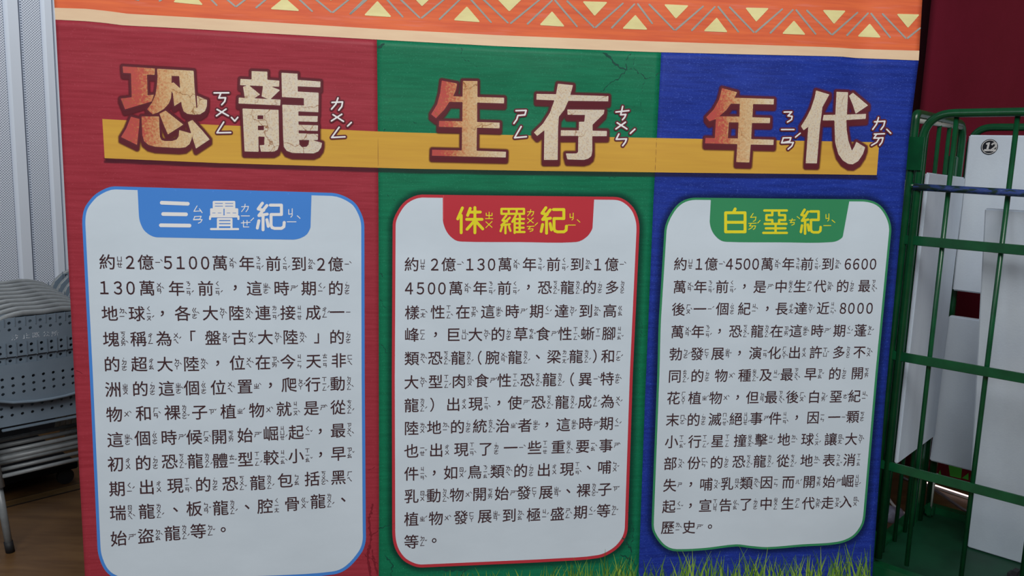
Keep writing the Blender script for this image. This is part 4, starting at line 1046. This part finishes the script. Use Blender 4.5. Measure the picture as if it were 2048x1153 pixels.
for ch in '12':
    v, f, bb = glyph(chr(ord(ch) + 0xFEE0), 0.05)
    b0 = len(V2); V2 += [(adv + (a - bb[0]) * 0.031 + 0.15 * b * 0.031, (b - 0.36) * 0.036) for a, b in v]; F2 += [tuple(b0 + q for q in p) for p in f]
    adv += (bb[1] - bb[0]) * 0.031 + 0.0020
on_board('numeral', V2, F2, 0.0018, stk_w, stc)

# ------------------------------------------------------------------ cables and bag on the floor
def cable(name, pix, r, mat, label):
    pts = [Vector(on_floor(x, y, r + 0.001)) for x, y in pix]
    out = []
    for i in range(len(pts) - 1):
        p0 = pts[max(i - 1, 0)]; p1 = pts[i]; p2 = pts[i + 1]; p3 = pts[min(i + 2, len(pts) - 1)]
        for q in range(6):
            t = q / 6
            out.append(0.5 * ((2 * p1) + (p2 - p0) * t + (2 * p0 - 5 * p1 + 4 * p2 - p3) * t * t + (3 * p1 - p0 - 3 * p2 + p3) * t ** 3))
    out.append(pts[-1])
    o0 = out[0].copy()
    o = tube(name, [p - o0 for p in out], r, mat, None, 8); o.location = o0
    return tag(o, label, 'cable')
cable('cable', [(1800, 952), (1815, 960), (1835, 966), (1857, 973), (1885, 990), (1910, 1008), (1937, 1024), (1990, 1040), (2060, 1048)], 0.006, plain('cable_grey', T(92, 84, 86), 0.5), 'dark grey cable running along the floor behind the cage trolley')
cable('cable', [(1770, 985), (1781, 1003), (1790, 1014), (1800, 1021), (1812, 1030), (1830, 1040)], 0.006, plain('cable_white', T(190, 186, 180), 0.5), 'white cable curling over the grey bag behind the banner')
bc = on_floor(1786, 1040)
bm = bmesh.new(); bmesh.ops.create_uvsphere(bm, u_segments=24, v_segments=14, radius=1.0)
rb_ = random.Random(3)
for v in bm.verts:
    q = v.co.copy(); j = 1 + 0.12 * math.sin(q.x * 5 + q.z * 4) + 0.08 * math.sin(q.y * 9)
    v.co = Vector((q.x * 0.045 * j, q.y * 0.05 * j, max(q.z, -0.55) * 0.035 * j + 0.0195))
bg = bm_obj('bag', bm, noisy('bag_plastic', T(150, 150, 168), T(120, 122, 140), scale=(20, 20, 20), rough=0.4, bump=0.4), None, smooth=True)
bg.location = (bc[0], bc[1], 0.0)
tag(bg, 'small crumpled grey plastic bag on the floor behind the left post of the trolley', 'bag')

# ------------------------------------------------------------------ stacked chairs
plas_m = noisy('chair_plastic', T(96, 110, 123), T(88, 102, 115), scale=(8, 8, 8), rough=0.5, spec=0.4)
tube_m = noisy('chair_tube', T(106, 111, 114), T(92, 97, 100), scale=(20, 20, 20), rough=0.35, spec=0.5)
foot_m = plain('chair_foot', T(20, 21, 24), 0.6)
print_m = plain('chair_print', T(186, 194, 202), 0.6)
# chair frame: local x lateral, local -y is the way it faces, z up
def panel2d(outline, holes, hr, cell, bulge=0.0, thick=0.004):
    xs_ = [p[0] for p in outline]; zs_ = [p[1] for p in outline]
    gx = np.arange(min(xs_) - cell, max(xs_) + 2 * cell, cell); gz = np.arange(min(zs_) - cell, max(zs_) + 2 * cell, cell)
    X, Z = np.meshgrid(gx, gz)
    D = sd_poly(X, Z, [outline])
    for hx, hz in holes: D = np.maximum(D, hr - np.sqrt((X - hx) ** 2 + (Z - hz) ** 2))
    v, f = march(gx, gz, D)
    me = bpy.data.meshes.new('p')
    me.from_pydata([(x, -bulge * (1 - (x / 0.22) ** 2), z) for x, z in v], [], f); me.update()
    bm = bmesh.new(); bm.from_mesh(me); bpy.data.meshes.remove(me)
    r = bmesh.ops.solidify(bm, geom=bm.faces[:], thickness=thick)
    return bm
HSP = 0.0322
def holes(zs_, half):
    n = int(half / HSP)
    return [((i + 0.5) * HSP + dxz, z) for z, dxz in zs_ for i in range(-n, n)]
def make_chair(label):
    t = empty('stacking_chair', (0, 0, 0), label, 'chair', 'stacked chairs in front of the metal wall')
    # rear frame: inverted U with legs
    top = 0.858; R0 = 0.15
    L0 = [(-0.170, 0, 0.24), (-0.216, 0, 0.55)]
    arcL = fillet((-0.216, 0, 0.55), (-0.215, 0, top - 0.006), (0, 0, top + 0.010), R0, 12)
    arcR = [Vector((-p.x, p.y, p.z)) for p in arcL][::-1]
    pts = [Vector(p) for p in L0] + arcL + [Vector((0, 0, top + 0.002))] + arcR + [Vector((-p[0], p[1], p[2])) for p in L0][::-1]
    tube('back_frame', pts, 0.0106, tube_m, t, 12)
    for sx in (-1, 1):
        tube('frame_strut', [(sx * 0.170, -0.026, 0.26), (sx * 0.208, -0.022, 0.56)], 0.0112, tube_m, t, 12)
        tube('leg', [(sx * 0.150, 0, 0.012), (sx * 0.172, 0, 0.262)], 0.0125, tube_m, t, 12)
        tube('foot', [(sx * 0.1485, 0, 0.0), (sx * 0.153, 0, 0.042)], 0.0148, foot_m, t, 12)
    tube('crossbar', [(-0.174, -0.026, 0.297), (0.174, -0.026, 0.297)], 0.0075, tube_m, t, 10)
    tube('crossbar', [(-0.180, 0.0, 0.352), (0.180, 0.0, 0.352)], 0.0085, tube_m, t, 10)
    # backrest
    ol = [(-0.196, 0.717), (0.196, 0.717), (0.203, 0.77), (0.192, 0.81), (0.16, 0.842), (0.11, 0.853), (-0.11, 0.853), (-0.16, 0.842), (-0.192, 0.81), (-0.203, 0.77)]
    bm = panel2d(ol, holes([(0.836, 0.0), (0.812, 0.0), (0.754, 0.0), (0.731, 0.0)], 0.19), 0.0056, 0.0036, bulge=0.012)
    br = bm_obj('backrest', bm, plas_m, t, smooth=False); br.location = (0, -0.006, 0)
    bm = bmesh.new()
    for i in range(-5, 6):
        x = i * HSP; yb_ = -0.008 - 0.012 * (1 - (x / 0.22) ** 2) - 0.004
        box_bm(bm, (x, yb_, 0.742), (0.0022, 0.006, 0.052)); box_bm(bm, (x, yb_, 0.840), (0.0018, 0.004, 0.03))
    bm_obj('ribs', bm, plas_m, br).location = (0, 0.006, 0)
    # lower lip of the backrest, set back
    ol = [(-0.190, 0.666), (0.190, 0.666), (0.190, 0.722), (-0.190, 0.722)]
    bm = panel2d(ol, holes([(0.700, 0.0)], 0.18), 0.0056, 0.0036, bulge=0.010)
    for i in range(-5, 6):
        x = i * HSP; box_bm(bm, (x, -0.010 * (1 - (x / 0.22) ** 2) - 0.005, 0.694), (0.0022, 0.006, 0.05))
    lp_ = bm_obj('back_lip', bm, plas_m, t); lp_.location = (0, 0.004, 0)
    # seat folded down, rounded front edge
    ol = [(-0.185, 0.69), (0.185, 0.69), (0.196, 0.64), (0.192, 0.60), (0.170, 0.572), (0.12, 0.557), (0.05, 0.5485), (0, 0.547), (-0.05, 0.5485), (-0.12, 0.557), (-0.170, 0.572), (-0.192, 0.60), (-0.196, 0.64)]
    bm = panel2d(ol, holes([(0.640, 0.0), (0.614, 0.0), (0.588, 0.0)], 0.165), 0.0056, 0.0036, bulge=0.008)
    se = bm_obj('seat', bm, plas_m, t); se.location = (0, -0.012, 0)
    rim = [(x, -0.008 * (1 - (x / 0.22) ** 2) - 0.014, z) for x, z in ol[3:12]]
    tube('seat_rim', rim, 0.0055, plas_m, se, 8).location = (0, 0.0, 0)
    # underside pan
    ol = [(-0.180, 0.462), (0.180, 0.462), (0.186, 0.56), (-0.186, 0.56)]
    bm = panel2d(ol, holes([(0.528, 0.0), (0.500, 0.0)], 0.165), 0.0056, 0.0036, bulge=0.004)
    up_ = bm_obj('seat_pan', bm, plas_m, t); up_.location = (0, 0.014, 0)
    # flat seat board behind the hanging panels
    bm = bmesh.new(); box_bm(bm, (0, 0.002, 0.452), (0.30, 0.014, 0.008)); bm_obj('seat_edge', bm, plas_m, t, bevel=0.002)
    return t
def copy_tree(o, parent=None, skip=()):
    c = o.copy(); COL.objects.link(c)
    if parent is not None: c.parent = parent
    for ch in list(o.children):
        if ch.name.split('.')[0] in skip: continue
        copy_tree(ch, c)
    return c
ORD = ['second', 'third', 'fourth', 'fifth', 'sixth', 'seventh', 'eighth', 'ninth']
chair0 = make_chair('grey stacking chair with worn white printed characters, frontmost of the near stack left of banner')
crot = math.atan2(E1[1], E1[0])
KC = 0.15
chair0.scale = (1, 1, 0.981); chair0.location = chw(KC, 0.0); chair0.rotation_euler = (0, 0, crot)
bpy.context.view_layer.update()
def copies(label_fn, spots):
    for i, (k, n, dz, full) in enumerate(spots):
        sk = () if full else ('leg', 'foot')
        if not full and i >= 3: sk = sk + ('crossbar',)
        c = copy_tree(chair0, skip=sk); c.location = chw(k, n, dz); c.rotation_euler = (0, 0, crot); c['label'] = label_fn(i)
copies(lambda i: 'grey stacking chair, %s from the front in the near stack, only its tube rim showing' % ORD[i],
       [(KC - 0.001 * i, -0.05 * (i + 1), 0.006 * (i + 1), False) for i in range(8)])
copies(lambda i: 'grey stacking chair in the farther stack, %s counted from the front' % (['first'] + ORD)[i],
       [(0.68, -0.58 - 0.07 * i, 0.004 * i, i == 0) for i in range(5)])
# added low black platform, standing in for deep shade under the stacks
dl = empty('shade_dolly', chw(0.10, -0.80), 'added low black platform that stands in for shade behind the legs of the stacked chairs', 'shade_dolly')
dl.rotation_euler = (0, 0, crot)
dly_m = plain('shade_dolly_black', (0.004, 0.004, 0.005, 1), 0.85, 0.1)
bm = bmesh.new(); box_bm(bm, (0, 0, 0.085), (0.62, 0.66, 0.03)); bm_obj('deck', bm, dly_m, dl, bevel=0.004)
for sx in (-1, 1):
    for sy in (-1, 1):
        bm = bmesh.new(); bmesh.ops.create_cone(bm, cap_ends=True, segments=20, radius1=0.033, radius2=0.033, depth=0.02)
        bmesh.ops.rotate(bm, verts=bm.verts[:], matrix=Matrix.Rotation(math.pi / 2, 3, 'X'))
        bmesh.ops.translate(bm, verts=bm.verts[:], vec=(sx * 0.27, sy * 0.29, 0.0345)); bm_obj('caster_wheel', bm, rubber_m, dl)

# worn white print on the front chair only: 汐止區公所
V2, F2 = [], []
for i, ch in enumerate('汐止區公所'):
    p = on_plane([26, 48, 67, 87, 105][i], [672, 669, 667, 665, 664][i], CH_P, NN)
    k = float((p[:2] - CH_P) @ E1) - KC
    v, f, bb = glyph(ch, 0.004)
    b0 = len(V2)
    for a, b in v:
        x = k + (a - 0.5) * 0.026; V2.append((x, -0.0068 - 0.012 * (1 - (x / 0.22) ** 2) - 0.0048, p[2] / 0.981 - 0.002 + (b - 0.38) * 0.021))
    F2 += [tuple(b0 + q for q in q_) for q_ in f]
wm_, wt_, wb_ = nt('worn_print'); wb_.inputs['Base Color'].default_value = T(176, 186, 196)
wn_ = wt_.nodes.new('ShaderNodeTexNoise'); wn_.inputs['Scale'].default_value = 260
wc_ = wt_.nodes.new('ShaderNodeTexCoord'); wt_.links.new(wc_.outputs['Object'], wn_.inputs['Vector'])
wr_ = wt_.nodes.new('ShaderNodeMapRange'); wr_.inputs[1].default_value = 0.40; wr_.inputs[2].default_value = 0.56
wt_.links.new(wn_.outputs[0], wr_.inputs[0]); wt_.links.new(wr_.outputs[0], wb_.inputs['Alpha'])
bk = [c for c in chair0.children if c.name.startswith('backrest')][0]
po = link('worn_lettering', mesh_from(V2, F2, smooth=False), wm_, bk); po.location = (0, 0.006, 0)

for o in bpy.data.objects:
    if o.name.split('.')[0] in ('crack_print', 'tab_phonetics'): o['kind'] = 'stuff'
